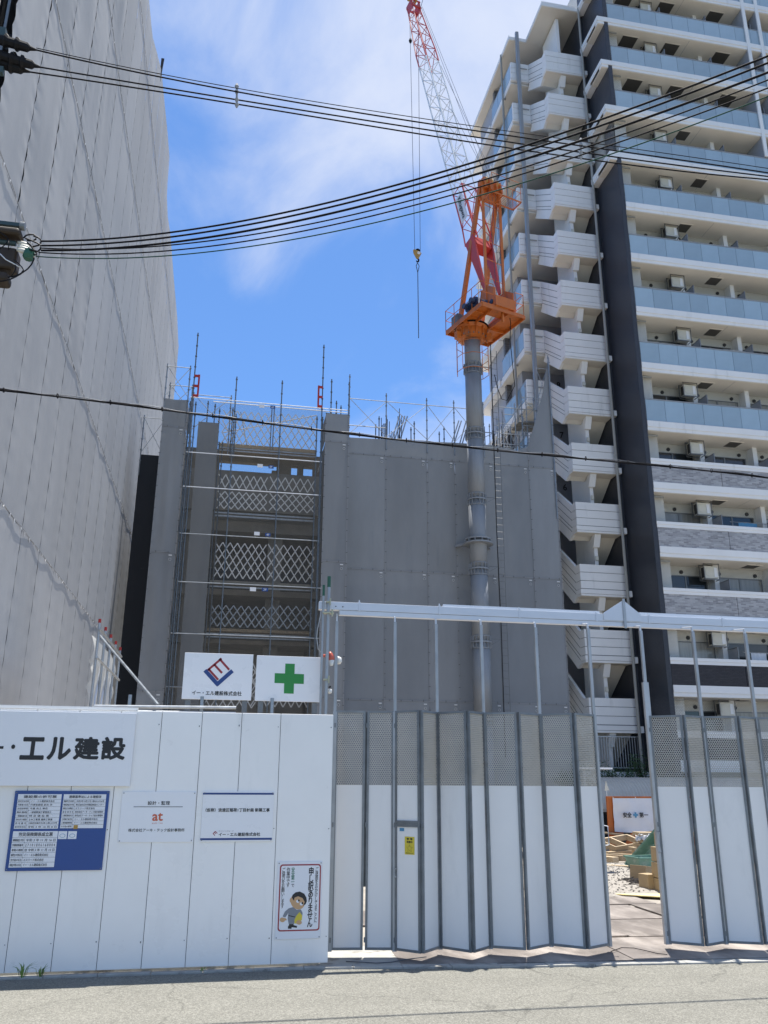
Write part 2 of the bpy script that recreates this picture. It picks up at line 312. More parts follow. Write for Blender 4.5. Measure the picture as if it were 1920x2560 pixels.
K['banner'] = mat('banner_cloth', (0.70,0.71,0.75), 0.8, var=0.05, vscale=3)
K['canopy'] = mat('ribbed_canopy', (0.50,0.47,0.41), 0.5, var=0.1, vscale=2)
K['leaf'] = mat('shrub_leaf', (0.045,0.095,0.03), 0.6, var=0.35, vscale=8, rnd=0.2)
K['grass'] = mat('weed_leaf', (0.10,0.20,0.04), 0.6, var=0.3, vscale=10)
K['ink'] = mat('black_ink', (0.02,0.02,0.022), 0.5)
K['inkgrey'] = mat('grey_ink', (0.12,0.12,0.13), 0.5)
K['inkblue'] = mat('blue_ink', (0.022,0.06,0.22), 0.4)
K['blueboard'] = mat('blue_board', (0.025,0.075,0.27), 0.35, var=0.05)
K['inkred'] = mat('red_ink', (0.33,0.03,0.04), 0.45)
K['inkorange'] = mat('orange_ink', (0.62,0.13,0.06), 0.45)
K['inkgreen'] = mat('green_ink', (0.025,0.25,0.05), 0.4)
K['inkteal'] = mat('teal_ink', (0.02,0.17,0.10), 0.4)
K['inkcyan'] = mat('cyan_ink', (0.08,0.27,0.45), 0.4)
K['inkyellow'] = mat('yellow_ink', (0.68,0.55,0.05), 0.45)
K['skin'] = mat('print_tan', (0.58,0.36,0.19), 0.5)
K['suit'] = mat('print_grey', (0.22,0.24,0.27), 0.5)
K['paper'] = mat('paper_white', (0.80,0.81,0.83), 0.5, var=0.02)
K['lampred'] = mat('lamp_red', (0.55,0.12,0.08), 0.35)
K['lampwhite'] = mat('lamp_white', (0.80,0.79,0.74), 0.25)
K['brass'] = mat('clamp_zinc', (0.45,0.43,0.30), 0.4, metal=0.6, var=0.15)
K['steelgreen'] = mat('green_tape', (0.02,0.10,0.06), 0.5)
K['trafo'] = mat('rusty_brown_cover', (0.03,0.018,0.008), 0.6, var=0.35, vscale=4)
K['teal'] = mat('dark_teal_cover', (0.03,0.06,0.065), 0.5)

# ------------------------------------------------------------------ lettering: text in the default face turned into flat meshes
def text_mesh(s, bold=0.0, vertical=False):
    cu = bpy.data.curves.new('t', 'FONT'); cu.body = '\n'.join(s) if vertical else s
    cu.size = 1.0; cu.offset = bold; cu.resolution_u = 2; cu.fill_mode = 'FRONT'
    if vertical: cu.align_x = 'CENTER'; cu.space_line = 0.82
    o = bpy.data.objects.new('t', cu); COL.objects.link(o)
    dg = bpy.context.evaluated_depsgraph_get(); me = bpy.data.meshes.new_from_object(o.evaluated_get(dg))
    vs = [v.co.copy() for v in me.vertices]; fs = [tuple(p.vertices) for p in me.polygons]
    bpy.data.objects.remove(o); bpy.data.curves.remove(cu); bpy.data.meshes.remove(me)
    return vs, fs
def letter(mb, s, x0, x1, z0, z1, Y, bold=0.0, vertical=False):
    """fit lettering into the box x0..x1, z0..z1 on a wall plane at depth Y (facing the street); heavier strokes are overlaid copies"""
    vs, fs = text_mesh(s, 0.0, vertical)
    if not vs: return
    ax, bx = min(v.x for v in vs), max(v.x for v in vs); ay, by = min(v.y for v in vs), max(v.y for v in vs)
    n = max(1, len(s)) if not vertical else 1
    d = bold*1.1*(z1-z0 if not vertical else (x1-x0))
    x0 += d; x1 -= d; z0 += d; z1 -= d
    w, h = max(bx-ax, 1e-5), max(by-ay, 1e-5)
    sh = [(0, 0)] if bold < .005 else [(d, 0), (-d, 0), (0, d), (0, -d), (d*.7, d*.7), (-d*.7, d*.7), (d*.7, -d*.7), (-d*.7, -d*.7)]
    if 0.005 <= bold <= .0151: sh = sh[:4]
    for i, (ex, ez) in enumerate(sh):
        mb.add([(x0+(v.x-ax)/w*(x1-x0)+ex, Y-.0002*i, z0+(v.y-ay)/h*(z1-z0)+ez) for v in vs], fs)
# ================================================================== ground
FY = 11.38                                             # street face of the hoarding
EDGE = [(-120,11.36),(-9,11.34),(1.5,11.29),(3.7,11.00),(7.1,10.78),(12,10.62),(120,10.62)]
tag(MB().poly([(-120,-60,0),(120,-60,0)]+[(x, y, 0) for x, y in reversed(EDGE)]).build('road', K['road']), kind='structure')
tag(MB().poly([(-400,10.3,-0.012),(400,10.3,-0.012),(400,900,-0.012),(-400,900,-0.012)]).build('site_ground', K['soil']), kind='structure')
def edge(x):
    for (a, ya), (b, yb) in zip(EDGE, EDGE[1:]):
        if a <= x <= b: return ya+(yb-ya)*(x-a)/(b-a)
kerb = thing('kerb', None, None); tag(kerb, kind='structure')
x = -9.0
while x < 14:                                          # flat concrete edging stones along the asphalt
    w = .16 if x > 1.5 else .13; h = .020+random.uniform(0, .006)
    o = MB().prism([(x+.003, edge(x)+.004, -.01), (x+.597, edge(x+.6)+.004, -.01), (x+.597, edge(x+.6)+w, -.01), (x+.003, edge(x)+w, -.01)], (0,0,.01+h)).build('edging_stone', K['kerb'], kerb); bevel(o, .006)
    x += .6
MB().box(-9, 1.40, 11.475, 12.4, -.01, .045).build('footing_strip', K['kerb'], kerb)
MB().prism([(1.405, 11.43, -.010), (2.62, 11.32, -.008), (2.62, 12.6, -.008), (1.405, 12.6, -.008)], (0,0,.026)).build('concrete_apron', K['kerb'], kerb)

# steel plates laid as the site entrance
plates = thing('steel_plate_floor', None, None); tag(plates, kind='structure')
def plate(x0, x1, y0, y1, z, tilt=0.0, rot=0.0):
    M = Matrix.Rotation(rot, 3, 'Z') @ Matrix.Rotation(tilt, 3, 'X')
    o = MB().obox(((x0+x1)/2, (y0+y1)/2, z), x1-x0, y1-y0, 0.022, M).build('steel_plate', K['plate'], plates); bevel(o, 0.004); return o
plate(2.45, 5.5, 11.22, 12.72, .012, .003, -.06); plate(5.45, 8.5, 10.98, 12.5, .024, .003, -.055); plate(8.52, 11.6, 10.95, 12.4, .012, .003, -.03)
plate(3.2, 6.3, 12.78, 14.2, .010, 0.0, 0.02); plate(6.2, 9.3, 12.62, 14.12, .012, 0.0, -.06); plate(9.4, 12.4, 12.6, 14.1, .010)
plate(4.6, 7.6, 14.28, 15.8, .012, 0, -.03); plate(7.65, 10.7, 14.2, 15.7, .026, 0, -.04); plate(1.5, 4.5, 14.3, 15.8, .010)
plate(5.2, 8.3, 15.95, 17.0, .010, 0, -.02)

# ================================================================== hoarding of white steel panels
fence = thing('hoarding', 'white flat panel steel site hoarding carrying the company signs', 'hoarding', (-2, FY, 0))
xs = [1.50, at(700, 1850, FY).x]
while xs[-1] > -9: xs.append(xs[-1] - 0.507)
for a, b in zip(xs[1:], xs[:-1]):
    dy = random.uniform(-.003, .003)
    o = MB().box(a+0.003, b-0.003, FY+dy, FY+dy+0.035, 0.055, 3.02).build('panel', K['fence'], fence); bevel(o, 0.006, 2)
    for zz in (.35, 1.6, 2.85): MB().path([(b-.03, FY+dy-.0005, zz+random.uniform(-.02,.02)), (b-.03, FY+dy-.004, zz)], .006, 6).build('screw', K['galvdark'], fence)
MB().box(-9.5, 1.48, FY+0.012, FY+0.03, 0.06, 3.0).build('panel_joint_backing', K['groove'], fence)
MB().box(-9.5, at(345, 1775, FY).x, FY-0.012, FY+0.05, 3.022, 3.06).build('top_cap', K['fence'], fence)
for z in (0.7, 1.7, 2.7): MB().tube((-9.5, FY+0.11, z), (1.45, FY+0.11, z), 0.0243).build('back_rail', K['pipe'], fence)
x = -8.6
while x < 1.4: MB().tube((x, FY+0.17, 0.0), (x, FY+0.17, 2.95), 0.0243).build('back_post', K['pipe'], fence); x += 1.8

# pipes standing proud of the top of the hoarding
prail = thing('guard_pipes', 'galvanised scaffold pipes running just above the hoarding top behind it', 'pipes', (-1.5, 11.75, 0))
zt = at(420, 1762, 11.75).z
for dz, yy in ((0, 11.75), (-0.06, 11.95)):
    MB().tube(at(236, 1762, yy) + Vector((0,0,dz-0.02)), Vector((at(590, 1772, yy).x, yy, zt+dz-0.02)), 0.0205).build('pipe', K['galv'], prail)
for px in (323, 504, 680): 
    p = at(px, 1765, 11.85); MB().tube((p.x, 11.86, 0), (p.x, 11.86, zt+0.13), 0.0243).build('post', K['pipe'], prail)

# ------------------------------------------------------------------ signs
def panel(px0, py0, px1, py1, Y, th, name, label, cat='sign', m='signwhite'):
    a, b = at(px0, py0, Y), at(px1, py1, Y)
    x0, x1, z1, z0 = a.x, b.x, a.z, b.z
    t = thing(name, label, cat, ((x0+x1)/2, Y, z0))
    o = MB().box(x0, x1, Y, Y+th, z0, z1).build('board', K[m], t); bevel(o, 0.004)
    return t, x0, x1, z0, z1
def pxbox(mb, pts, Y, off=0.002):
    mb.poly([at(px, py, Y) + Vector((0, -off, 0)) for px, py in pts])
def face(mb):      # make flat print face the street
    return mb
def pxtext(mb, s, x0, y0, x1, y1, Y, **kw):
    a, b = at(x0, y0, Y), at(x1, y1, Y); c, d = at(x0, y1, Y), at(x1, y0, Y)
    letter(mb, s, (a.x+c.x)/2, (b.x+d.x)/2, (b.z+c.z)/2, (a.z+d.z)/2, Y, **kw)

# large company sign
Y = FY-0.055
a, b = at(341, 1783, Y), at(325, 1966, Y)
big = thing('company_sign', 'large white company sign with big black Japanese lettering, cut by the left frame edge', 'sign', (a.x-1, Y, b.z))
bevel(MB().box(a.x-2.65, a.x, Y, Y+0.05, b.z, a.z).build('board', K['signwhite'], big), 0.004)
mb = MB(); Yt = Y-0.003
c7 = lambda x, y: (x*640/1646, 1700+y*640/1646)
def c7text(mb, s, x0, y0, x1, y1, Yt, **kw): p, q = c7(x0, y0), c7(x1, y1); pxtext(mb, s, p[0], p[1], q[0], q[1], Yt, **kw)
for s, x0, x1 in (('エ', 132, 288), ('ル', 305, 458), ('建', 474, 640), ('設', 650, 808)):
    c7text(mb, s, x0, 366, x1, 514, Yt, bold=0.035)
c7text(mb, 'ー', -150, 424, 22, 442, Yt, bold=0.03); c7text(mb, '・', 72, 414, 98, 444, Yt, bold=0.02)
c7text(mb, 'イ', -330, 360, -185, 514, Yt, bold=0.035)
mb.build('lettering', K['ink'], big)

# blue permit board with white notices
z4 = lambda x, y: (x*290/1659, 1960+y*230/1316)
p0, p1, p2, p3 = z4(222,100), z4(1573,97), z4(1452,1227), z4(62,1253)
Y = FY-0.020
A, Bq, Cq, Dq = at(*p0, Y), at(*p1, Y), at(*p2, Y), at(*p3, Y)
X0, X1, Z1, Z0 = (A.x+Dq.x)/2, (Bq.x+Cq.x)/2, (A.z+Bq.z)/2, (Cq.z+Dq.z)/2
perm = thing('permit_board', 'blue permit board with white printed notice sheets fixed to the hoarding', 'notice board', ((X0+X1)/2, Y, Z0))
bevel(MB().box(X0, X1, Y, Y+0.018, Z0, Z1).build('board', K['blueboard'], perm), 0.003)
def bu(u): return X0+u*(X1-X0)
def bv(v): return Z1-v*(Z1-Z0)
sheets = [
 (.037,.493,.043,.480,'建設業の許可票', [('商号又は名称','イー・エル建設株式会社'),('代表者の氏名','代表取締役 鈴木 渉'),('主任技術者','今屋 尚之 専任'),('資格名 資格者証','一級建築施工管理技士'),('一般建設業の別','特 定 建 設 業'),('許可を受けた建設業','土木工事業 建築工事業'),('許 可 番 号','大阪府知事許可(特-3)第12739号'),('許可年月日','令和 3 年 10 月 8 日')]),
 (.515,.968,.043,.475,'建築基準法による確認済', [('確認年月日番号','令和3年10月27日 第R03-0736号'),('確認済証交付者','株式会社日本確認検査センター'),('建築主又は築造主','エスリード株式会社'),('設 計 者 氏 名','株式会社アーキ・テック設計事務所'),('工事監理者氏名','株式会社アーキ・テック設計事務所'),('工事施工者氏名','イー・エル建設株式会社'),('工事現場管理者','イー・エル建設株式会社'),('その他の事項','')]),
 (.035,.498,.510,.955,'労災保険関係成立票', [('保険関係成立 年月日','令和 3 年 11 月 16 日'),('労働保険番号','2 7 1 0 1 8 0 6 1 6 8 0 0 4'),('事業の期間','自 令和 3 年 11 月 15 日'),('事業主の住所氏名','イー・エル建設株式会社'),('注文者の氏名','エスリード株式会社'),('事業主代理人の氏名','イー・エル建設株式会社')])]
for u0, u1, v0, v1, title, rows in sheets:
    sh = MB().box(bu(u0), bu(u1), Y-0.004, Y-0.001, bv(v1), bv(v0)).build('notice_sheet', K['paper'], perm)
    ink, lines = MB(), MB(); n = len(rows); hh = (v1-v0); tv = v0+hh*(0.15 if n == 8 else 0.18)
    letter(ink, title, bu(u0+.06), bu(u1-.05), bv(tv-hh*.035), bv(v0+hh*.03), Y-0.006, bold=0.02)
    um = u0+(u1-u0)*.28; rh = (v1-tv)/n
    for i, (k, val) in enumerate(rows):
        va = tv+i*rh
        lines.add([(bu(u0),Y-0.0055,bv(va)+.0012),(bu(u0),Y-0.0055,bv(va)-.0012),(bu(u1),Y-0.0055,bv(va)-.0012),(bu(u1),Y-0.0055,bv(va)+.0012)], [(0,1,2,3)])
        letter(ink, k, bu(u0+.008), bu(um-.008), bv(va+rh*.78), bv(va+rh*.24), Y-0.006, bold=0.012)
        if val: letter(ink, val, bu(um+.012), bu(min(u1-.015, um+.03+.021*len(val))), bv(va+rh*.80), bv(va+rh*.22), Y-0.006, bold=0.012)
    lines.add([(bu(um)-.0012,Y-0.0055,bv(v1)),(bu(um)+.0012,Y-0.0055,bv(v1)),(bu(um)+.0012,Y-0.0055,bv(tv)),(bu(um)-.0012,Y-0.0055,bv(tv))], [(0,1,2,3)])
    ink.build('lettering', K['inkgrey'], sh); lines.build('rule_lines', K['inkgrey'], sh)
for u in (.505, .607):
    st = MB().box(bu(u), bu(u+.09), Y-0.004, Y-0.001, bv(.61), bv(.512)).build('sticker', K['paper'], perm)
    c, r = (bu(u+.045), bv(.568)), .030
    MB().prism([(c[0]+r*math.cos(a)*1.1, Y-0.005, c[1]+r*.75*math.sin(a)) for a in [i*math.pi/6 for i in range(12)]], (0,-.0008,0)).build('emblem', K['inkcyan'], st)
    MB().prism([(c[0]+r*math.cos(a)*.95, Y-0.0062, c[1]+r*.6*math.sin(a)) for a in [i*math.pi/6 for i in range(12)]], (0,-.0008,0)).build('emblem_field', K['paper'], st)
MB().box(bu(.655), bu(.70), Y-0.006, Y-0.0045, bv(.485), bv(.435)).build('tape', K['hook'], perm)

# architect's sign
z5 = lambda x, y: (280+x*560/1659, 1960+y*380/1126)
Y = FY-0.014
def z5panel(pts, name, label):
    P = [at(*z5(*p), Y) for p in pts]
    x0, x1, z1, z0 = (P[0].x+P[3].x)/2, (P[1].x+P[2].x)/2, (P[0].z+P[1].z)/2, (P[2].z+P[3].z)/2
    t = thing(name, label, 'sign', ((x0+x1)/2, Y, z0)); bevel(MB().box(x0, x1, Y, Y+0.012, z0, z1).build('board', K['signwhite'], t), 0.003)
    return t
def z5text(mb, s, x0, y0, x1, y1, **kw): p, q = z5(x0, y0), z5(x1, y1); pxtext(mb, s, p[0], p[1], q[0], q[1], Y-0.002, **kw)
def z5rect(mb, x0, y0, x1, y1, Yr=None):
    Yr = Yr or Y-0.002
    a, b, c, d = [at(*z5(*p), Yr) for p in ((x0,y0),(x1,y0),(x1,y1),(x0,y1))]
    xx0, xx1, zz0, zz1 = (a.x+d.x)/2, (b.x+c.x)/2, (c.z+d.z)/2, (a.z+b.z)/2
    mb.add([(xx0,Yr,zz0),(xx1,Yr,zz0),(xx1,Yr,zz1),(xx0,Yr,zz1)], [(0,1,2,3)])
s1 = z5panel([(78,54),(625,58),(598,428),(42,436)], 'architect_sign', 'thin white sign with small orange letter logo, below the large company sign on the hoarding')
mb = MB(); z5text(mb, '設計・監理', 265, 126, 429, 156, bold=0.012); z5text(mb, '株式会社アーキ・テック設計事務所', 120, 329, 537, 354, bold=0.012); z5rect(mb, 160, 167, 524, 171); mb.build('lettering', K['ink'], s1)
mb = MB(); z5text(mb, 'at', 298, 214, 377, 274, bold=0.03); z5text(mb, 'archi / tec', 295, 284, 377, 294); mb.build('logo', K['inkorange'], s1)
# project sign
s2 = z5panel([(678,56),(1202,54),(1187,424),(652,430)], 'project_sign', 'white project sign framed by two dark blue stripes on the hoarding')
mb = MB(); z5text(mb, '（仮称）浪速区稲荷1丁目計画 新築工事', 693, 178, 1168, 207, bold=0.02); z5text(mb, 'イー・エル建設株式会社', 790, 359, 1098, 387, bold=0.02); z5text(mb, 'エスリードグループ', 790, 344, 900, 353); mb.build('lettering', K['ink'], s2)
mb = MB(); z5rect(mb, 674, 65, 1198, 79); z5rect(mb, 653, 400, 1184, 415); mb.build('stripe', K['inkblue'], s2)
def seg(mb, p, q, w, Yr, f):
    p, q = at(*f(*p), Yr), at(*f(*q), Yr); d = (q-p).normalized(); n = Vector((-d.z, 0, d.x))*(w/2)
    mb.add([p-n, q-n, q+n, p+n], [(0,1,2,3)])
mb = MB()
for p, q in (((766,350),(748,368)),((766,350),(780,366)),((758,357),(770,369)),((748,366),(762,382))): seg(mb, p, q, 0.008, Y-0.002, z5)
mb.build('logo', K['inkred'], s2)

# apology poster with a generic bowing worker
zp = lambda x, y: (680+x*160/1475, 2120+y*240/2212)
Y = FY-0.010
P = [at(*zp(*p), Y) for p in ((135,318),(1170,308),(1112,2060),(60,2132))]
bx0, bx1, bz1, bz0 = (P[0].x+P[3].x)/2, (P[1].x+P[2].x)/2, (P[0].z+P[1].z)/2, (P[2].z+P[3].z)/2
post = thing('apology_poster', 'tall white poster with red border and cartoon bowing worker at the hoarding end', 'poster', ((bx0+bx1)/2, Y, bz0))
bevel(MB().box(bx0, bx1, Y, Y+0.008, bz0, bz1).build('backing_board', K['paper'], post), 0.002)
P = [at(*zp(*p), Y) for p in ((190,375),(1140,370),(1085,1890),(120,1937))]
X0, X1, Z1, Z0 = (P[0].x+P[3].x)/2, (P[1].x+P[2].x)/2, (P[0].z+P[1].z)/2, (P[2].z+P[3].z)/2
def pm(x, y, off):
    xl = 190-(y-375)*0.0449; xr = 1140-(y-375)*0.0362; u = (x-xl)/(xr-xl)
    yt = 375-u*5; yb = 1937-u*47; v = (y-yt)/(yb-yt)
    return Vector((X0+u*(X1-X0), Y-off, Z1-v*(Z1-Z0)))
def rrect(x0, x1, z0, z1, r, off):
    pts = []
    for cx, cz, a0 in ((x1-r, z1-r, 0), (x0+r, z1-r, 90), (x0+r, z0+r, 180), (x1-r, z0+r, 270)):
        for k in range(5): a = R(a0+k*22.5); pts.append(Vector((cx+r*math.cos(a), Y-off, cz+r*math.sin(a))))
    return pts
MB().prism(rrect(X0, X1, Z0, Z1, .035, .001), (0,-.001,0)).build('border', K['inkred'], post)
MB().prism(rrect(X0+.016, X1-.016, Z0+.016, Z1-.016, .025, .0025), (0,-.001,0)).build('print_field', K['paper'], post)
def ptext(mb, s, x0, y0, x1, y1, **kw):
    a, b = pm(x0, y0, .0045), pm(x1, y1, .0045); letter(mb, s, min(a.x, b.x), max(a.x, b.x), b.z, a.z, Y-.0045, vertical=True, **kw)
mb = MB()
ptext(mb, '申し訳ありません', 848, 440, 925, 1815, bold=0.03); ptext(mb, 'ご迷惑をおかけしてまことに', 1005, 437, 1030, 1710, bold=0.015)
ptext(mb, '作業中です', 343, 447, 405, 910, bold=0.012); ptext(mb, 'ご協力をお願いします', 235, 450, 272, 1400, bold=0.012); ptext(mb, 'で', 443, 833, 510, 908, bold=0.012)
mb.build('lettering', K['ink'], post)
mb = MB(); ptext(mb, '安全第一', 450, 445, 518, 790, bold=0.015); mb.build('green_lettering', K['inkteal'], post)
def pshape(name, m, pts, off):
    MB().prism([pm(x, y, off) for x, y in pts], (0,-.0004,0)).build(name, K[m], fig)
fig = bpy.data.objects.new('worker_print', None); COL.objects.link(fig); adopt(fig, post)
ell = lambda cx, cy, rx, ry, n=16, rot=0: [(cx+rx*math.cos(t)*math.cos(rot)-ry*math.sin(t)*math.sin(rot), cy+rx*math.cos(t)*math.sin(rot)+ry*math.sin(t)*math.cos(rot)) for t in [2*math.pi*i/n for i in range(n)]]
pshape('shoe', 'ink', [(360,1865),(440,1865),(450,1830),(565,1840),(570,1800),(490,1780),(485,1720),(385,1720),(385,1780),(360,1820)], .0045)
pshape('suit', 'suit', [(480,1370),(380,1400),(290,1480),(240,1590),(300,1610),(350,1540),(370,1500),(365,1560),(355,1640),(380,1760),(500,1760),(520,1650),(690,1580),(700,1500),(660,1420),(560,1430)], .005)
pshape('hand', 'skin', ell(235,1665,62,55,12), .0055); pshape('thumb', 'skin', ell(300,1650,36,24,10,.6), .0056)
pshape('helmet', 'inkyellow', [(630,1480),(560,1560),(510,1660),(510,1740),(600,1750),(680,1660),(690,1560)], .006)
pshape('held_hand', 'skin', ell(615,1715,65,52,12), .0065)
pshape('head', 'skin', ell(590,1240,165,185,18,-.35), .0055); pshape('ear', 'skin', ell(440,1215,36,58,10), .0052)
pshape('hair', 'ink', [(455,1150),(470,1090),(540,1030),(640,1010),(740,1060),(790,1150),(800,1230),(770,1300),(710,1340),(750,1250),(700,1160),(600,1120),(520,1150),(500,1225)], .006)
for cx, cy in ((590,1235),(672,1295)):
    pshape('eye', 'paper', ell(cx,cy,38,36,12), .0065); pshape('pupil', 'ink', ell(cx+24,cy-18,22,26,10), .007)
pshape('belt', 'ink', [(375,1555),(370,1575),(520,1605),(525,1585)], .0058)

# two boards standing on posts behind the hoarding
z2 = lambda x, y: (400+x*480/1659, 1380+y*420/1452)
def boardpx(pts, Y, name, label):
    P = [at(*z2(*p), Y) for p in pts]
    x0, x1, z1, z0 = (P[0].x+P[3].x)/2, (P[1].x+P[2].x)/2, (P[0].z+P[1].z)/2, (P[2].z+P[3].z)/2
    t = thing(name, label, 'sign', ((x0+x1)/2, Y, 0)); bevel(MB().box(x0, x1, Y, Y+0.03, z0, z1).build('board', K['signwhite'], t), 0.004)
    for xx in (x0+.05, x1-.12):
        MB().box(xx, xx+.07, Y+.032, Y+.10, 0.0, z1-.1).build('post', K['galvdark'], t)
    return t
Y = 11.95
b1 = boardpx([(217,866),(808,888),(786,1283),(185,1269)], Y, 'logo_board', 'white board above the hoarding with red and blue diamond logo over Japanese company name')
mb = MB()
for p, q in (((532,920),(412,1022)),((513,922),(598,1018)),((468,972),(536,1046)),((418,1010),(503,1104))): seg(mb, p, q, 0.030, Y-.002, z2)
mb.build('red_emblem', K['inkred'], b1)
mb = MB(); seg(mb, (388,1022), (503,1150), .055, Y-.002, z2); seg(mb, (486,1150), (626,1026), .055, Y-.0035, z2); mb.build('blue_emblem', K['inkblue'], b1)
mb = MB(); p, q = z2(276,1200), z2(706,1240); pxtext(mb, 'イー・エル建設株式会社', p[0], p[1], q[0], q[1], Y-.002, bold=0.02); mb.build('lettering', K['ink'], b1)
b2 = boardpx([(840,892),(1403,912),(1390,1300),(816,1284)], Y, 'green_cross_board', 'white safety board above the hoarding with a big green cross')
mb = MB(); cs = [(1083,964),(1165,967),(1162,1053),(1244,1056),(1242,1140),(1158,1138),(1155,1225),(1070,1222),(1073,1135),(989,1132),(992,1047),(1080,1050)]
mb.prism([at(*z2(*p), Y-.002) for p in cs], (0,-.001,0)); mb.build('green_cross', K['inkgreen'], b2)

for sg in (s1, s2, post, perm):                        # screw heads at the corners
    bo = [o for o in sg.children if o.name.startswith(('board', 'backing_board'))][0]
    xs_ = [v.co.x for v in bo.data.vertices]; zs_ = [v.co.z for v in bo.data.vertices]; yf = min(v.co.y for v in bo.data.vertices)
    for xx in (min(xs_)+.018, max(xs_)-.018):
        for zz in (min(zs_)+.018, max(zs_)-.018): MB().path([(xx, yf-.0005, zz), (xx, yf-.004, zz)], .007, 8).build('screw', K['galvdark'], sg)
# ================================================================== folding gate
def gate_screen(w, h):
    """punched sheet: rows of staggered slots with real thickness"""
    m = MB(); rows = 38; ph = h/rows; cols = max(5, round(w/0.030)); pw = w/cols; t = 0.0048
    for r in range(rows+1): m.box(0, w, -t, t, r*ph-0.003, r*ph+0.003)
    for r in range(rows):
        off = (0.0, 0.5)[r % 2]*pw
        for c in range(cols+1):
            x0 = c*pw+off-0.0045; x1 = x0+0.009
            x0, x1 = max(0, x0), min(w, x1)
            if x1-x0 > 0.002: m.box(x0, x1, -t*1.02, t*1.02, r*ph+0.003, (r+1)*ph-0.003)
    return m
def placed(m, a, b, zz):
    """local x along a->b, local y = away from the street"""
    d = Vector((b[0]-a[0], b[1]-a[1], 0)).normalized(); n = Vector((-d.y, d.x, 0))
    m.v = [tuple(Vector((a[0], a[1], zz)) + d*v[0] + n*v[1] + Vector((0,0,v[2]))) for v in m.v]; return m
ZB, ZM, ZT = 0.105, 2.13, 3.115
def gate_panel(a, b, parent, door=False):
    L = math.hypot(b[0]-a[0], b[1]-a[1]); g = 0.014; w = L-2*g; f = 0.03
    fr = MB().box(g, g+f, -.02, .02, ZB, ZT).box(g+w-f, g+w, -.02, .02, ZB, ZT).box(g+f, g+w-f, -.02, .02, ZB, ZB+f).box(g+f, g+w-f, -.02, .02, ZT-f, ZT)
    if door: fr.box(g+f, g+w-f, -.02, .02, 1.60, 1.635).box(g+f, g+w-f, -.022, .018, 1.64, 1.68)
    fo = placed(fr, a, b, 0).build('panel_frame', K['galvdark'], parent)
    placed(MB().box(g+f, g+w-f, -.004, .004, ZB+f, ZM), a, b, 0).build('white_sheet', K['gatepanel'], fo)
    s = gate_screen(w-2*f, ZT-f-ZM); s.v = [(v[0]+g+f, v[1], v[2]) for v in s.v]
    so = placed(s, a, b, ZM).build('perforated_screen', K['screen'], fo)
    for z in (ZB+.12, 1.62, ZT-.2):
        placed(MB().box(g-.016, g+.004, -.03, .0, z-.03, z+.03), a, b, 0).build('hinge', K['galvdark'], fo)
    return fo
GP = [(1.58,11.88),(2.02,11.83),(2.41,11.76),(2.71,11.47),(3.03,11.80),(3.36,11.42),(3.69,11.72),(4.11,11.48),(4.54,11.74),(4.91,11.41),(5.33,11.64)]
GR = [(6.19,11.66),(6.57,11.36),(6.98,11.54),(7.43,11.34),(7.86,11.54),(8.28,11.32),(8.70,11.54),(9.12,11.32),(9.54,11.54)]
RZ0, RZ1, RZ2, RY = 4.46, 4.525, 4.645, 11.88
def leaf_posts(pts, parent, first_thick=False):
    for i, (x, y) in enumerate(pts):
        if i % 2 == 0:
            w = 0.055
            if first_thick and i == 0: w = 0.085
            MB().box(x-w/2, x+w/2, y-.025, y+.03, 0.09, 3.1 if not (first_thick and i == 0) else 3.6).box(x-.021, x+.021, y-.02, y+.022, 3.1 if not (first_thick and i == 0) else 3.6, RZ0-.09).build('hanger_post', K['galv'], parent)
            MB().box(x-.010, x+.010, y-.010, y+.03, RZ0-.09, RZ0-.02).tube((x, y, RZ0-.02), (x, RY, RZ0+.02), .009).build('roller', K['galvlight'], parent)
gl = thing('folding_gate', 'long left run of the folding site gate with white panels, screens and a small door', 'gate', (3.4, 11.4, 0), 'folding gate runs')
leaf_posts(GP, gl)
for i in range(len(GP)-1):
    fo = gate_panel(GP[i], GP[i+1], gl, door=(i == 2))
    if i == 2:
        a, b = GP[2], GP[3]
        placed(MB().box(.085, .155, -.0075, -.0045, 1.545, 1.585), a, b, 0).build('blue_sticker', K['inkcyan'], fo)
        st = placed(MB().box(.165, .315, -.0075, -.0045, 1.26, 1.48), a, b, 0).build('yellow_notice', K['inkyellow'], fo)
        t = MB(); letter(t, '警 備', .195, .285, 1.44, 1.466, -.0082, bold=.02); letter(t, '実施中', .195, .285, 1.40, 1.43, -.0082, bold=.02); letter(t, '警備保障株式会社', .18, .30, 1.27, 1.285, -.0082)
        pts = [((.05 if k % 2 == 0 else .021)*math.sin(k*math.pi/5)+.24, -.0082, (.05 if k % 2 == 0 else .021)*math.cos(k*math.pi/5)+1.335) for k in range(10)]
        for k in range(10): 
            p, q = Vector(pts[k]), Vector(pts[(k+1) % 10]); t.bar(p, q, .003, .001)
        placed(t, a, b, 0).build('notice_print', K['ink'], st)
        placed(MB().path([(.045,-.03,.98),(.045,-.06,.98),(.045,-.06,1.08),(.045,-.03,1.08)], .008, 6), a, b, 0).build('door_handle', K['galv'], fo)
MB().path([(5.36,11.62,1.35),(5.405,11.60,1.36),(5.405,11.60,1.60),(5.36,11.62,1.61)], .009, 6).build('handle', K['galvlight'], gl)
MB().box(1.990, 2.050, 11.858, 11.862, .85, 3.10).build('fold_cover', K['galvdark'], gl)
gr = thing('folding_gate', 'right run of the folding site gate beyond the open gap', 'gate', (7.2, 11.3, 0), 'folding gate runs')
leaf_posts(GR, gr, True)
for i in range(len(GR)-1): gate_panel(GR[i], GR[i+1], gr)
MB().path([(6.17,11.62,1.25),(6.16,11.58,1.26),(6.16,11.58,1.52),(6.17,11.62,1.53)], .008, 6).build('handle', K['galv'], gr)

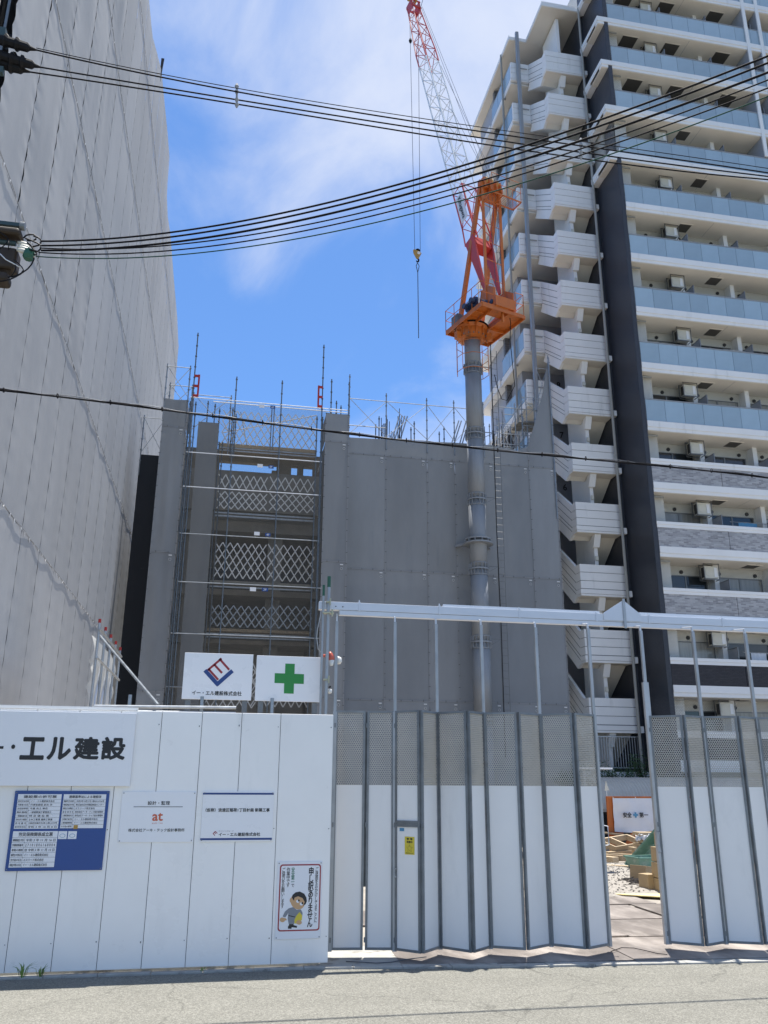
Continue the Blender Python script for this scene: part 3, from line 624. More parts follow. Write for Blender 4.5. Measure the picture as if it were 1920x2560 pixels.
rail = thing('gate_rail', 'white steel overhead rail spanning above the folding gate', 'gate rail', (4.5, RY, RZ0))
xl = at(797, 1510, RY).x
bevel(MB().box(xl, 11.5, RY-.05, RY+.06, RZ1+.004, RZ2).build('beam', K['galvlight'], rail), .004)
MB().box(xl+.30, 11.5, RY-.04, RY+.05, RZ0, RZ1).build('track', K['galvlight'], rail)
for px in (897, 1097, 1296, 1487, 1617, 1799):
    xx = at(px, 1530, RY).x; MB().box(xx-.014, xx+.014, RY-.058, RY+.068, RZ1-.002, RZ2+.012).tube((xx, RY-.03, RZ2+.01), (xx, RY-.03, RZ2+.045), .008).build('strap', K['galvlight'], rail)
a = atx(1505, 1540, at(1505,1540,RY).x); xa, xb, xc = at(1505,1545,RY).x, at(1553,1500,RY).x, at(1598,1548,RY).x
ztop = at(1552, 1500, RY-.06).z
MB().prism([(xa, RY-.064, RZ1+.02), (xa, RY-.064, RZ2+.01), (xb, RY-.064, ztop), (xc, RY-.064, RZ2+.01), (xc, RY-.064, RZ1+.02)], (0,.006,0)).build('gusset_plate', K['galvlight'], rail)
MB().box(xb-.02, xb+.02, RY-.08, RY-.066, RZ0-.03, ztop+.02).build('splice_bar', K['galv'], rail)
MB().box(at(1108,1520,RY).x, at(1500,1545,RY).x, RY+.0, RY+.055, RZ2+.003, RZ2+.045).build('upper_strip', K['galvlight'], rail)
MB().box(at(1600,1550,RY).x, 11.5, RY+.02, RY+.075, RZ2+.003, RZ2+.06).build('upper_strip', K['galvlight'], rail)
h = MB()
for px, py in ((839.5,1516),(857,1517)): p = at(px, py, RY-.05); h.tube((p.x, RY-.0515, p.z), (p.x, RY-.056, p.z), .0085, 8)
h.build('bolt_hole', K['black'], rail)

# rail support pole with its clamps, bracket lamps
pole = thing('rail_support_pole', 'galvanised pipe pair with green taped tips carrying the left end of the gate rail', 'pole', (1.38, RY-.1, 0))
zg = lambda x, y: (780+x*320/1659, 1420+y*380/1970)
p = at(*zg(210,110), RY-.075); q = at(*zg(200,1000), RY-.075)
for dx_, tp, r in ((0, p.z, .0243), (-.075, p.z-.13, .017)):
    MB().tube((q.x+dx_, RY-.075, 0.0), (q.x+dx_, RY-.075, tp-.16), r).build('pipe', K['galv'], pole)
    MB().tube((q.x+dx_, RY-.075, tp-.16), (q.x+dx_, RY-.075, tp), r+.001).build('taped_tip', K['steelgreen'], pole)
for zz, ww in ((at(*zg(205,600), RY).z, .15), (at(*zg(170,1455), RY).z, .07), (RZ2-.02, .05)):
    MB().box(q.x-ww/2-.01, q.x+ww/2, RY-.125, RY-.05, zz-.010, zz+.010).tube((q.x+ww/3, RY-.13, zz-.05), (q.x+ww/3, RY-.13, zz+.05), .012).build('clamp', K['brass'], pole)
lamp = thing('warning_lamp', 'red and white bracket lamp on the gate pole beside the cross board', 'lamp', (q.x+.1, RY, 0))
c = at(*zg(235,1165), RY-.02)
MB().path([c+Vector((-.10,.02,.03)), c+Vector((-.02,.0,.03))], [.022,.022], 8).build('arm', K['lampred'], lamp)
MB().path([c+Vector((-.01,0,.085)), c+Vector((.0,0,.06)), c+Vector((.015,0,.01)), c+Vector((.02,0,-.03))], [.015,.03,.045,.045], 12).build('lamp_cap', K['lampred'], lamp, True)
MB().path([c+Vector((.02,0,-.033)), c+Vector((.022,0,-.09)), c+Vector((.024,0,-.11))], [.044,.026,.025], 12).build('lens', K['lampwhite'], lamp, True)
c2 = at(*zg(345,1200), RY+.05)
MB().path([c2+Vector((-.03,0,.06)), c2+Vector((0,0,.03)), c2+Vector((.005,0,-.02)), c2+Vector((.008,0,-.05))], [.01,.04,.045,.02], 12).build('reflector_bowl', K['lampwhite'], lamp, True)
MB().path([at(*zg(120,560), RY-.06), at(*zg(70,800), RY-.05), at(*zg(60,900), RY-.04), at(*zg(80,1050), RY-.03), c+Vector((-.1,.02,.03))], .007, 6).build('flex', K['galv'], lamp)
bulb = thing('guarded_bulb', 'small caged work bulb hanging on the gate pole below the red lamp', 'lamp', (q.x+.06, RY, 0))
c = at(*zg(230,1580), RY-.03)
MB().path([c+Vector((0,0,.055)), c+Vector((0,0,.03))], [.014,.02], 8).build('socket', K['black'], bulb)
MB().path([c+Vector((0,0,.010)), c+Vector((0,0,.0)), c+Vector((0,0,-.035)), c+Vector((0,0,-.05))], [.024,.034,.034,.018], 12).build('glass_jar', K['lampwhite'], bulb, True)
MB().tube(c+Vector((0,0,.05)), (q.x, RY-.075, c.z+.05), .006).build('bracket', K['galv'], bulb)
# ================================================================== sheets on scaffolding
def sheet(parent, O, U, N, w, ztop, m, amp=0.03, gap=0.02, pitch=0.45, nu=6, seed=0, wr=0.012, name='sheet', hang=0.0, zb=None):
    """one laced cloth: origin O (lower corner), U along, up = z, N outward; ztop is a function of the position along U"""
    O, U, N = Vector(O), Vector(U), Vector(N); rs = random.Random(seed)
    h = max(ztop(0), ztop(1))-O.z; nv = max(4, min(46, int(h/(pitch/4))))
    sideL = [rs.uniform(.2, 1) for _ in range(60)]; sideR = [rs.uniform(.2, 1) for _ in range(60)]
    def fn(u, v):
        z = v*(ztop(u)-O.z); t = z/pitch; k = int(t) % 60; s = abs(math.sin(math.pi*t))
        iL, iR = gap*s*sideL[k], gap*s*sideR[k]
        x = iL+u*(w-iL-iR)
        edge = math.sin(math.pi*u)**0.6 if 0 < u < 1 else 0
        P = O+U*x+Vector((0,0,z))
        q = P*0.9+Vector((seed*3.1,0,0))
        d = amp*edge*(0.35+0.9*noise.noise(Vector((q.x*.6,q.y*.6,q.z*.35))))*max(0.0, math.sin(math.pi*min(1,max(0,v))))**1.1
        fold = noise.noise(Vector(((u*3+seed*1.7)*2.2, z*.28+u*1.6, seed*.37)))
        d += wr*2.2*fold*edge*(.25+.75*math.sin(math.pi*v))+wr*(s-.5)*(1-min(1, min(u,1-u)*6))
        sag = -hang*math.sin(math.pi*u)*max(0, v-.8)*5
        return P+N*d+Vector((0,0,sag))
    return MB().grid(fn, nu, nv).build(name, m, parent, True)

# ---- left neighbour wrapped in pale grey sheets
WX = -4.18
prof = [atx(x*640/1646, y*640/1646, WX) for x, y in ((700,-1500),(958,0),(980,230),(1038,450),(1060,680),(1078,860),(1090,1020),(1072,1240),(1078,1390),(1095,1500),(1115,1760),(1140,2050),(1147,2212))]
prof = sorted((p.y, p.z) for p in prof)
def walltop(y):
    if y <= prof[0][0]: return 29.6
    for (a, za), (b, zb) in zip(prof, prof[1:]):
        if a <= y <= b: return za+(zb-za)*(y-a)/(b-a+1e-6)
    return prof[-1][1]
left = thing('wrapped_building', 'tall neighbouring building wrapped from top to bottom in pale grey laced scaffold sheets', 'building', (-8, 30, 0))
MB().box(-16, -4.62, 12.6, 50.6, 0, 28.95).build('building_body', K['sheetD'], left)
rowz = [0.0, 1.9, 7.0, 12.1, 17.2, 22.25, 27.35]
ys = [12.0+1.8*i for i in range(22)]+[51.0]
k = 0
for j in range(len(rowz)):
    z0 = rowz[j]; last = j == len(rowz)-1
    for i in range(len(ys)-1):
        y0, y1 = ys[i], ys[i+1]
        if j <= 1 and y0 < 13: pass
        k += 1
        top = (lambda u, y0=y0, y1=y1: max(z0+.6, walltop(y0+u*(y1-y0)))) if last else (lambda u, z=rowz[min(j+1, len(rowz)-1)]: z)
        near = y0 < 20 and z0 > 11
        sheet(left, (WX, y0, z0+.006), (0,1,0), (1,0,0), y1-y0, top, K['sheetL'], amp=.070 if near else .024, gap=.045 if near else .032, nu=7, seed=k, wr=.020 if near else .010)
MB().grid(lambda u, v: (WX-.30-.12*noise.noise(Vector((u*9, v*3, 4))), 11.97, v*29.0) if u > .5 else (-16, 11.97, v*29.0), 1, 24).build('front_sheet', K['sheetD'], left)
# ropes with knots and cloth tags along the row joints
for j, z in enumerate(rowz[1:]):
    rp, kn = MB(), MB(); rs = random.Random(j)
    rp.path([(WX+.016+.006*math.sin(y*3), y, z+.01+.02*noise.noise(Vector((0,y,j)))) for y in [12+.45*i for i in range(87)]], .007, 4)
    y = 12.2
    while y < 50.5:
        l = rs.uniform(.03, .11); s = rs.uniform(.01, .03); yy = y+rs.uniform(-.08,.08)
        kn.prism([(WX+.022, yy-s, z), (WX+.022, yy+s, z), (WX+.026, yy+rs.uniform(-.06,.06), z-l)], (.006,0,0)); y += .45
    rp.build('rope', K['hem'], left); tag(kn.build('tie_tails', K['clip'], left), kind='stuff')
pp = MB()
for y in ys[::1]: pp.tube((WX-.12, y, 0), (WX-.12, y, min(29, walltop(y)-.3)), .0243, 6)
tag(pp.build('scaffold_posts_behind', K['pipeblue'], left), kind='stuff')
br = atx(1030*640/1646, 520*640/1646, WX)
MB().prism([(WX-.05, br.y-.03, br.z-1.0), (WX+.07, br.y-.03, br.z+1.2), (WX-.05, br.y-.03, br.z+1.2)], (0,.06,0)).build('bracket', K['rebar'], left)

# ================================================================== building under construction with its scaffold
SY, CY = 32.6, 31.4                                   # planes of the wide sheets and of the two projecting bays
site = thing('sheeted_scaffold', 'dark grey sheeted scaffold with open lattice bay around the building under construction', 'scaffold', (5, SY, 0))
sx = [.1427*SY, .1924*SY, .2478*SY, .2855*SY, .3405*SY, .3887*SY, .4265*SY]
JZ = [0.1, 5.14, 10.33, 15.33]
topx = [(4.65,16.05),(6.27,16.1),(8.08,16.15),(9.31,16.2),(11.1,16.22),(12.2,16.05),(12.67,16.3),(13.0,17.3),(13.5,18.9),(13.9,20.9)]
def sitetop(x):
    for (a, za), (b, zb) in zip(topx, topx[1:]):
        if a <= x <= b: return za+(zb-za)*(x-a)/(b-a)
    return topx[0][1] if x < topx[0][0] else topx[-1][1]
hems, ties = MB(), MB()
def lace(p, q, n, off):
    """pale hem strip with dark ties across it"""
    p, q = Vector(p), Vector(q); d = (q-p); L = d.length; d.normalize(); s = d.cross(Vector(n)); c = Vector(n)*off
    hems.bar(p+c, q+c, .020, .006, up=n)
    t = .2
    while t < L:
        a = p+d*t+c*1.6; ties.bar(a-s*random.uniform(.022,.045), a+s*random.uniform(.022,.045), .012, .010, up=n); t += .45
def cloth_tag(x, y, z, parent):
    m = MB().box(x-.06, x+.06, y-.012, y-.006, z-.02, z+.02)
    for a in range(8):
        a0, a1 = a*math.pi/4, (a+1)*math.pi/4
        m.bar((x+.05*math.cos(a0), y-.01, z-.16+.05*math.sin(a0)), (x+.05*math.cos(a1), y-.01, z-.16+.05*math.sin(a1)), .016, .006)
    m.build('sheet_tag', K['clip'], parent)
k = 300
for i in range(len(sx)-1):
    for j in range(4):
        k += 1; z0 = JZ[j]
        top = (lambda u, z=JZ[j+1] if j < 3 else 0: z) if j < 3 else (lambda u, a=sx[i], b=sx[i+1]: sitetop(a+u*(b-a)))
        o = sheet(site, (sx[i], SY, z0), (1,0,0), (0,-1,0), sx[i+1]-sx[i], top, K['sheetS'], amp=.05, gap=.014, nu=10, seed=k, wr=.013 if j < 3 else .024)
        if j >= 1: cloth_tag(sx[i+1]-.18, SY-.03, z0-.12, o)
        if j: lace((sx[i], SY, z0), (sx[i+1], SY, z0), (0,-1,0), .03)
for x in sx[1:]: lace((x, SY, .1), (x, SY, sitetop(x)-.1), (0,-1,0), .032)
# projecting bays
bays = [(.1123*CY, .1427*CY, 16.57, (5.1,10.28,15.3)), (-.0932*CY, -.0640*CY, 16.6, (5.15,10.3,15.4))]
for x0, x1, zt, js in bays:
    zz = [0.1, *js, zt]
    for a, b in zip(zz, zz[1:]):
        k += 1
        o = sheet(site, (x0, CY, a), (1,0,0), (0,-1,0), x1-x0, lambda u, b=b: b, K['sheetS'], amp=.035, gap=.012, nu=8, seed=k, wr=.04 if x0 < 0 else .016, hang=.03 if b == zt else 0)
        if a > 1: lace((x0, CY, a), (x1, CY, a), (0,-1,0), .03); cloth_tag(x1-.18, CY-.03, a-.12, o)
    for x in (x0, x1): lace((x, CY, .1), (x, CY, zt), (0,-1,0), .03)
    xi = x1 if x0 < 0 else x0; n = 1 if x0 < 0 else -1
    for a, b in zip(zz, zz[1:]):
        k += 1; sheet(site, (xi, CY+.02, a), (0,1,0), (n,0,0), 1.15, lambda u, b=b: b-.1, K['sheetS'], amp=.02, gap=.02, seed=k)
    if x0 > 0:
        for a, b in zip(zz, zz[1:]): k += 1; sheet(site, (x1, CY+.02, a), (0,1,0), (1,0,0), 1.15, lambda u, b=b: b-.1, K['sheetS'], amp=.02, gap=.02, seed=k)
tag(hems.build('hem_strips', K['hem'], site), kind='stuff'); tag(ties.build('lacing', K['tie'], site), kind='stuff')
# charcoal return sheet on the far left and the inner sheet of the open bay
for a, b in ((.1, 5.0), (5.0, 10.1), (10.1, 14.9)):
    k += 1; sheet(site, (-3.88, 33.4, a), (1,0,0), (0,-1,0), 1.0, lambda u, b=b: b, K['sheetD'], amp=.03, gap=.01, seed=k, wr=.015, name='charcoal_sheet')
zc = lambda x, y: (400+x*480/1659, 900+y*480/1659)
pl, pr = at(*zc(318,700), 33.0), at(*zc(500,700), 33.0)
zt = at(*zc(420,538), 33.0).z
for a, b in ((.1, 5.0), (5.0, 10.2), (10.2, zt)):
    k += 1; sheet(site, (pl.x, 33.0, a), (1,0,0), (0,-1,0), pr.x-pl.x, lambda u, b=b: b, K['sheetS'], amp=.03, gap=.01, seed=k, wr=.02, name='inner_sheet')
# fine see-through mesh hung across the open bay
bx0, bx1 = -.0640*CY, .1123*CY
k += 1
for a, b in ((.1, 5.0), (5.0, 10.1), (10.1, at(*zc(900,372), CY).z)):
    k += 1; sheet(site, (bx0, CY+.14, a), (1,0,0), (0,-1,0), bx1-bx0, lambda u, b=b: b, K['mesh'], amp=.05, gap=.0, nu=14, seed=k, wr=.02, name='mesh_sheet')
# ---- pipes
def post(x, y, z0, z1, m='pipeblue', name='post'):
    mb = MB().tube((x, y, z0), (x, y, z1), .0243, 8)
    z = z1-.12
    while z > z0+.2 and z > 3: mb.tube((x, y, z-.022), (x, y, z+.022), .042, 8); z -= .475
    return mb.build(name, K[m], site)
def ledger(p, q, m='pipe', r=.0215): return MB().tube(p, q, r, 8).build('ledger', K[m], site)
for (xa, ya) in ((665,145), (1058,178)):
    p = at(*zc(xa, ya), CY); post(p.x, CY, 0, p.z)
for (xa, xb, y0, y1) in ((230,1400,795,880), (200,1385,1095,1165), (170,1375,1500,1560), (265,1625,320,437)):
    p, q = at(*zc(xa, y0), CY-.05), at(*zc(xb, y1), CY-.05); z = (p.z+q.z)/2
    ledger((p.x, CY-.05, z), (q.x, CY-.05, z), 'galvlight' if y0 < 1200 else 'pipe')
    if y0 == 320: ledger((p.x+.9, CY+.0, z-.09), (q.x, CY+.0, z-.09), 'galvlight')
zd = lambda x, y: (400+x*480/1659, 1380+y*420/1452)
for (xa, xb, y0, y1) in ((150,1390,262,306), (92,1370,706,741), (50,400,1165,1172)):
    p, q = at(*zd(xa, y0), CY-.05), at(*zd(xb, y1), CY-.05); z = (p.z+q.z)/2; ledger((p.x, CY-.05, z), (q.x, CY-.05, z))
# bay posts at the sides
for x in (bx0+.08, bx0+.3, bx1-.12, bx1-.35):
    post(x, CY+.10, 0, 16.4 if x > 0 else 16.6)
for x in (pl.x-.25, pr.x+.06, pr.x+.20): post(x, 33.1, 0, 15.6)
for z in range(0, 9): ledger((bx0+.1, CY+.12, 1.7*z+1.0), (bx0+.1, 33.2, 1.7*z+1.0)); ledger((bx1-.1, CY+.12, 1.7*z+1.0), (bx1-.1, 33.2, 1.7*z+1.0))
# tall lightning poles with red brackets
for xa, yt, xr, y0, y1, sd_ in ((310,-560,340,128,318,1), (1413,-525,1372,222,408,-1)):
    p = at(*zc(xa, 0), CY-.06); top = at(*zc(xa, yt), CY-.06).z
    if sd_ > 0: top = at(493, 832, CY-.06).z
    else: top = at(809, 862, CY-.06).z
    post(p.x, CY-.06, 0, top, 'pipeblue')
    r0, r1 = at(*zc(xr, y0), CY-.1), at(*zc(xr, y1), CY-.1)
    mb = MB().box(r0.x-.035, r0.x+.035, CY-.13, CY-.07, r1.z, r0.z)
    for zz in (r0.z-.04, (r0.z+r1.z)/2, r1.z+.06): mb.box(min(p.x, r0.x), max(p.x, r0.x), CY-.12, CY-.08, zz-.07, zz+.03)
    mb.build('red_bracket', K['red'], site)
# ---- level signs hung on the ledgers
for n, xa, ya in ((6,975,408),(5,960,924),(4,932,1510)):
    c = at(*zc(xa, ya), CY-.12); w_ = at(*zc(xa-95, ya-10), CY-.12)
    o = MB().box(c.x-.10, c.x+.10, CY-.13, CY-.115, c.z-.065, c.z+.065).build('level_sign', K['blueboard'], site)
    t = MB(); letter(t, '%dF' % n, c.x-.055, c.x+.05, c.z-.04, c.z+.04, CY-.132, bold=.01); t.build('numeral', K['paper'], o)
    MB().box(w_.x-.105, w_.x+.105, CY-.13, CY-.115, w_.z-.07, w_.z+.07).build('white_sign', K['signwhite'], site)
c = at(*zd(907,325), CY-.12); w_ = at(*zd(803,322), CY-.12)
o = MB().box(c.x-.115, c.x+.115, CY-.13, CY-.115, c.z-.07, c.z+.07).build('level_sign', K['blueboard'], site)
t = MB(); letter(t, '3F', c.x-.06, c.x+.06, c.z-.042, c.z+.042, CY-.132, bold=.01); t.build('numeral', K['paper'], o)
MB().box(w_.x-.115, w_.x+.115, CY-.13, CY-.115, w_.z-.075, w_.z+.075).build('white_sign', K['signwhite'], site)
# ---- expanding lattice guards, deck boards, beams inside the bay
LY = 33.3
def lattice(x0, x1, z0, z1, cell, m='lattice', w=.042):
    mb = MB(); n = max(1, round((x1-x0)/cell)); c = (x1-x0)/n; H = z1-z0; rows = max(1, round(H/(c*1.55))); rh = H/rows
    # slats run corner to corner across all rows in both directions
    for i in range(-rows, n+rows+1):
        for sgn in (1, -1):
            xa, za = x0+i*c*.5*2/2, z0
            pts = []
            # clip a slanted slat to the rectangle
            xs_, xe = x0+i*c, x0+i*c+sgn*c*rows
            t0, t1 = 0.0, 1.0; dxs = xe-xs_
            for lo, hi in ((x0, x1),):
                ta, tb = (lo-xs_)/dxs, (hi-xs_)/dxs
                if ta > tb: ta, tb = tb, ta
                t0, t1 = max(t0, ta), min(t1, tb)
            if t1-t0 > .08:
                a = (xs_+dxs*t0, LY+(.008 if sgn > 0 else -.008), z0+H*t0); b = (xs_+dxs*t1, LY+(.008 if sgn > 0 else -.008), z0+H*t1)
                mb.bar(a, b, .012, w, up=(0,0,1) if abs(dxs) > .2*H else (1,0,0))
    return mb.build('lattice_guard', K[m], site)
def lat(px0, px1, py0, py1, f, cell, m='lattice'):
    a, b = at(*f(px0, py0), LY), at(*f(px1, py1), LY); lattice(a.x, b.x, b.z, a.z, cell, m)
lat(548, 955, 430, 752, zc, .30); lat(985, 1350, 455, 775, zc, .30)
lat(508, 925, 985, 1128, zc, .30); lat(952, 1338, 1008, 1150, zc, .30); lat(500, 918, 1130, 1306, zc, .30); lat(948, 1335, 1150, 1326, zc, .30)
lat(480, 905, 1572, 1900, zc, .31); lat(935, 1325, 1592, 1925, zc, .31)
lat(440, 950, 455, 660, zd, .30, 'galv'); lat(965, 1310, 460, 672, zd, .30, 'galv'); lat(385, 860, 1000, 1350, zd, .31); lat(800, 1270, 960, 1345, zd, .31)
bxa, bxb = at(*zc(505, 800), 33.6).x, at(*zc(1350, 800), 33.6).x
def zlev(y, f, Y=33.6): return at(f(900,y)[0], f(900,y)[1], Y).z
def hboard(y0, y1, f, m, ya, yb, x0=None, x1=None, name='deck_board'):
    MB().box(x0 if x0 is not None else bxa, x1 if x1 is not None else bxb, ya, yb, zlev(y1, f), zlev(y0, f)).build(name, K[m], site)
hboard(755, 785, zc, 'wood', 33.45, 34.2); hboard(790, 800, zc, 'galv', 33.42, 33.47, name='toe_board'); hboard(812, 822, zc, 'galv', 33.42, 33.47, name='toe_board')
hboard(1305, 1325, zc, 'deck', 33.45, 34.4); hboard(1345, 1358, zc, 'galv', 33.42, 33.47, name='toe_board'); hboard(1370, 1385, zc, 'galv', 33.42, 33.47, name='toe_board')
hboard(272, 300, zd, 'deck', 33.40, 34.2); hboard(318, 330, zd, 'galv', 33.42, 33.47, name='toe_board'); hboard(680, 705, zd, 'wood', 33.40, 34.2); hboard(720, 732, zd, 'galv', 33.42, 33.47, name='toe_board'); hboard(748, 760, zd, 'galv', 33.42, 33.47, name='toe_board')
# diagonal braces behind the top lattice
p, q = at(*zc(545,628), 33.5), at(*zc(1355,478), 33.5); MB().tube(p, q, .022).build('brace', K['galv'], site)
p, q = at(*zc(698,450), 33.6), at(*zc(752,745), 33.6); MB().tube(p, q, .022).build('brace', K['galv'], site)
for xx in (968, 988): 
    a, b = at(*zc(xx,425), 33.25), at(*zc(xx-8,770), 33.25); MB().tube((a.x,33.25,b.z), (a.x,33.25,a.z), .024).build('post', K['pipe'], site)
# ---- guard frames above the sheets
def xframe(x0, x1, y, z0, z1, braces=True):
    ledger((x0, y, z1), (x1, y, z1), 'galv', .018)
    if braces:
        MB().tube((x0, y+.03, z0), (x1, y+.03, z1), .013, 6).build('cross_brace', K['galv'], site); MB().tube((x0, y-.03, z1), (x1, y-.03, z0), .013, 6).build('cross_brace', K['galv'], site)
tops = [(sx[0],17.7),(sx[1],17.9),(sx[2],17.85),(sx[3],17.85),(sx[4]-.45,17.9)]
for i, (x, z) in enumerate(tops): post(x, SY-.03, 15.6, z+.35 if i else 19.0, 'pipe')
for (xa, za), (xb, zb) in zip(tops, tops[1:]): xframe(xa, xb, SY-.05, 16.2, 17.85)
ledger((sx[0], SY-.05, 16.6), (sx[1], SY-.05, 16.6), 'galv')
for x, y, zz in ((6.0,33.6,17.2),(6.15,33.6,17.6),(7.6,33.6,17.2),(7.75,33.6,17.5),(8.9,33.6,17.1),(9.15,33.7,17.4),(10.6,33.6,17.0),(4.1,32.6,17.7),(4.3,32.6,17.5),(3.75,31.6,18.2),(4.48,31.5,18.1)): post(x, y, 15, zz)
for x, a in ((6.5,.7),(6.75,.7),(9.2,.8),(9.6,.75)):
    MB().tube((x, 33.9, 15.6), (x+a, 34.2, 18.0), .03).tube((x+.12, 33.9, 15.6), (x+a+.12, 34.2, 18.0), .03).build('raking_prop', K['galv'], site)
for x0, x1, z0, z1, y in ((-2.93,-2.03,16.7,18.0,CY),(-2.85,-1.95,16.6,17.7,CY+1.1),(-3.85,-3.0,14.95,16.5,33.3),(-1.9,-.35,16.0,17.6,33.0)):
    post(x0, y, z0-1, z1+.12, 'pipe'); post(x1, y, z0-1, z1+.12, 'pipe'); xframe(x0, x1, y-.03, z0, z1)
for x, z in ((-1.3,17.5),(-1.0,17.4),(-.8,17.2),(-.25,17.3),(-.1,17.0)): post(x, 33.3, 15, z)
# ---- right end scaffold tower near the neighbour's stair
for x, y, z in ((12.7,33.2,19.2),(13.3,33.2,19.0),(13.85,32.55,20.9),(12.75,34.2,18.9),(13.2,34.4,18.6),(12.2,33.4,17.6),(11.5,33.2,17.9)): post(x, y, 13, z, 'pipe')
for x0, x1, z0, z1, y in ((12.7,13.85,17.8,19.0,33.2),(12.7,13.3,16.2,17.6,33.25),(12.2,13.3,16.4,17.9,34.2)): xframe(x0, x1, y, z0, z1); ledger((x0,y,z0),(x1,y,z0))
for x, y, z in ((11.8,33.3,18.3),(12.4,33.3,18.7),(13.0,33.4,19.8),(13.45,33.3,19.5),(11.2,33.4,17.6),(12.0,34.4,18.4)): post(x, y, 14, z, 'galv')
for x0, x1, z0, z1, y in ((11.5,12.2,16.3,17.6,33.25),(11.8,12.4,16.4,18.1,33.3),(13.3,13.85,18.6,20.3,32.75),(12.75,13.3,17.9,18.9,34.3),(13.0,13.45,16.4,17.6,33.4)): xframe(x0, x1, y, z0, z1); ledger((x0,y,z0+.1),(x1,y,z0+.1),'galv')
for z in (18.4, 17.1, 16.6): ledger((11.6,33.22,z),(13.8,33.22,z),'galv'); ledger((12.7,33.0,z+.3),(12.75,34.6,z+.3),'galv')
for z in (17.75, 16.0): 
    mb = MB()
    for i in range(4): mb.box(12.55, 13.75, 33.3+i*.24, 33.52+i*.24, z, z+.04)
    mb.build('deck_planks', K['deck'], site)
# ---- concrete frame inside
conc = thing('concrete_frame', 'bare concrete frame with formwork and starter bars inside the dark scaffold', 'building', (5, 40, 0))
def zq(y, f): return zlev(y, f, 34.3)
wall_x0, wall_x1 = at(*zc(505, 900), 34.3).x, at(*zc(1400, 900), 34.3).x
MB().box(wall_x0-2.2, wall_x1, 34.3, 34.7, zq(890, zc), zq(800, zc)).build('edge_beam', K['form'], conc)
MB().box(wall_x0-2.2, wall_x1, 34.3, 34.55, zq(1318, zc), zq(975, zc)).build('form_panel', K['concrete'], conc)
MB().box(wall_x0-2.2, wall_x1, 34.56, 36.4, zq(1425, zc), zq(1296, zc)).build('floor_slab', K['concrete'], conc)
MB().box(wall_x0-2.2, wall_x1, 36.0, 36.3, zq(1300, zc), zq(1075, zc)).build('form_panel', K['form'], conc)
for xa, xb in ((1010,1135),(1190,1240),(1322,1420)):
    a, b = at(*zc(xa, 930), 34.3), at(*zc(xb, 930), 34.3); MB().box(a.x, b.x, 34.3, 34.6, zq(975, zc), zq(890, zc)).build('form_post', K['form'], conc)
MB().box(wall_x0-2.2, at(*zc(512,930),34.3).x, 34.3, 34.6, zq(975, zc), zq(890, zc)).build('form_post', K['form'], conc)
for y0, y1, f in ((1400,1490,zc), (330,380,zd), (765,800,zd)): MB().box(-3, 4.2, 34.4, 46, zq(y1, f), zq(y0, f)).build('floor_slab', K['concrete'], conc)
for x in (-1.9, 1.9, 3.8): MB().box(x-.3, x+.3, 35.0, 35.6, 0, zq(900, zc)).build('column', K['concrete'], conc)
MB().box(-3, 4.2, 38.0, 38.3, 0, zq(1400, zc)).build('back_wall', K['concrete'], conc)
MB().box(-3.05, -2.9, 34.45, 38, 0, zq(1400, zc)).box(4.22, 4.4, 33.9, 38, 0, zq(1400, zc)).build('light_block_wall', K['form'], conc)  # walls added to shut out side light and darken the lower bay
MB().box(-2.8, 4.2, 35.2, 35.4, zq(375, zd), zq(120, zd)).build('dark_interior_panel', K['sheetD'], conc)  # near-black panel: shade inside the lower bay put into its colour
MB().box(-1.2, 3.4, 36.0, 36.2, 0, zq(800, zd)).build('ground_panel', K['concrete'], conc)
MB().box(4.6, 13.6, 33.6, 33.8, 0, 15.2).box(4.6, 13.6, 33.8, 47, 14.6, 14.9).build('wall', K['concrete'], conc)
rb = MB(); rs = random.Random(3)
for x0, x1, n, zt in ((6.1,6.9,12,17.7),(7.0,7.3,6,17.9),(11.3,12.5,26,17.7)):
    for i in range(n):
        x = rs.uniform(x0, x1); y = rs.uniform(33.8, 34.6); rb.tube((x, y, 14.8), (x+rs.uniform(-.06,.06), y, zt+rs.uniform(-.9,.3)), .016, 5)
tag(rb.build('starter_bars', K['rebar'], conc), kind='stuff')

# ---- low scaffold screen on the left, standing behind the hoarding
low = thing('sheeted_side_screen', 'low pipe frame with clear plastic sheet against the wrapped wall, brace running to the hoarding', 'scaffold', (-2.2, 17, 0))
zz_ = lambda x, y: (220+x*260/1659, 1540+y*260/1659)
LX = -2.2
pa, pb = atx(*zz_(170,240), LX), atx(*zz_(505,620), LX)
h = (pa.z+pb.z)/2
for i in range(5):
    y = pa.y+(pb.y-pa.y)*i/4
    MB().tube((LX, y, 0), (LX, y, h+.12), .0243).build('post', K['galv'], low); MB().tube((LX, y, h+.12), (LX, y, h+.19), .026).build('red_cap', K['red'], low)
for z in (h, h-.5, 1.2): MB().tube((LX+.03, pa.y-.1, z), (LX+.03, pb.y+.1, z), .0215).build('rail', K['galv'], low)
for i in range(3):
    y = pa.y+(pb.y-pa.y)*(i+.2)/4; MB().tube((LX-.04, y, h-2.2), (LX-.04, y+1.0, h-.3), .02).build('brace', K['galvlight'], low)
k += 1; sheet(low, (LX-.08, pa.y, .1), (0,1,0), (1,0,0), pb.y-pa.y, lambda u: h-.1, K['sheetT'], amp=.12, gap=.02, nu=16, seed=k, wr=.07, name='plastic_sheet')
p, q = atx(*zz_(195,320), LX+.08), at(*zz_(1120,1420), 11.85)
MB().tube(p, q, .02).build('long_brace', K['pipe'], low)
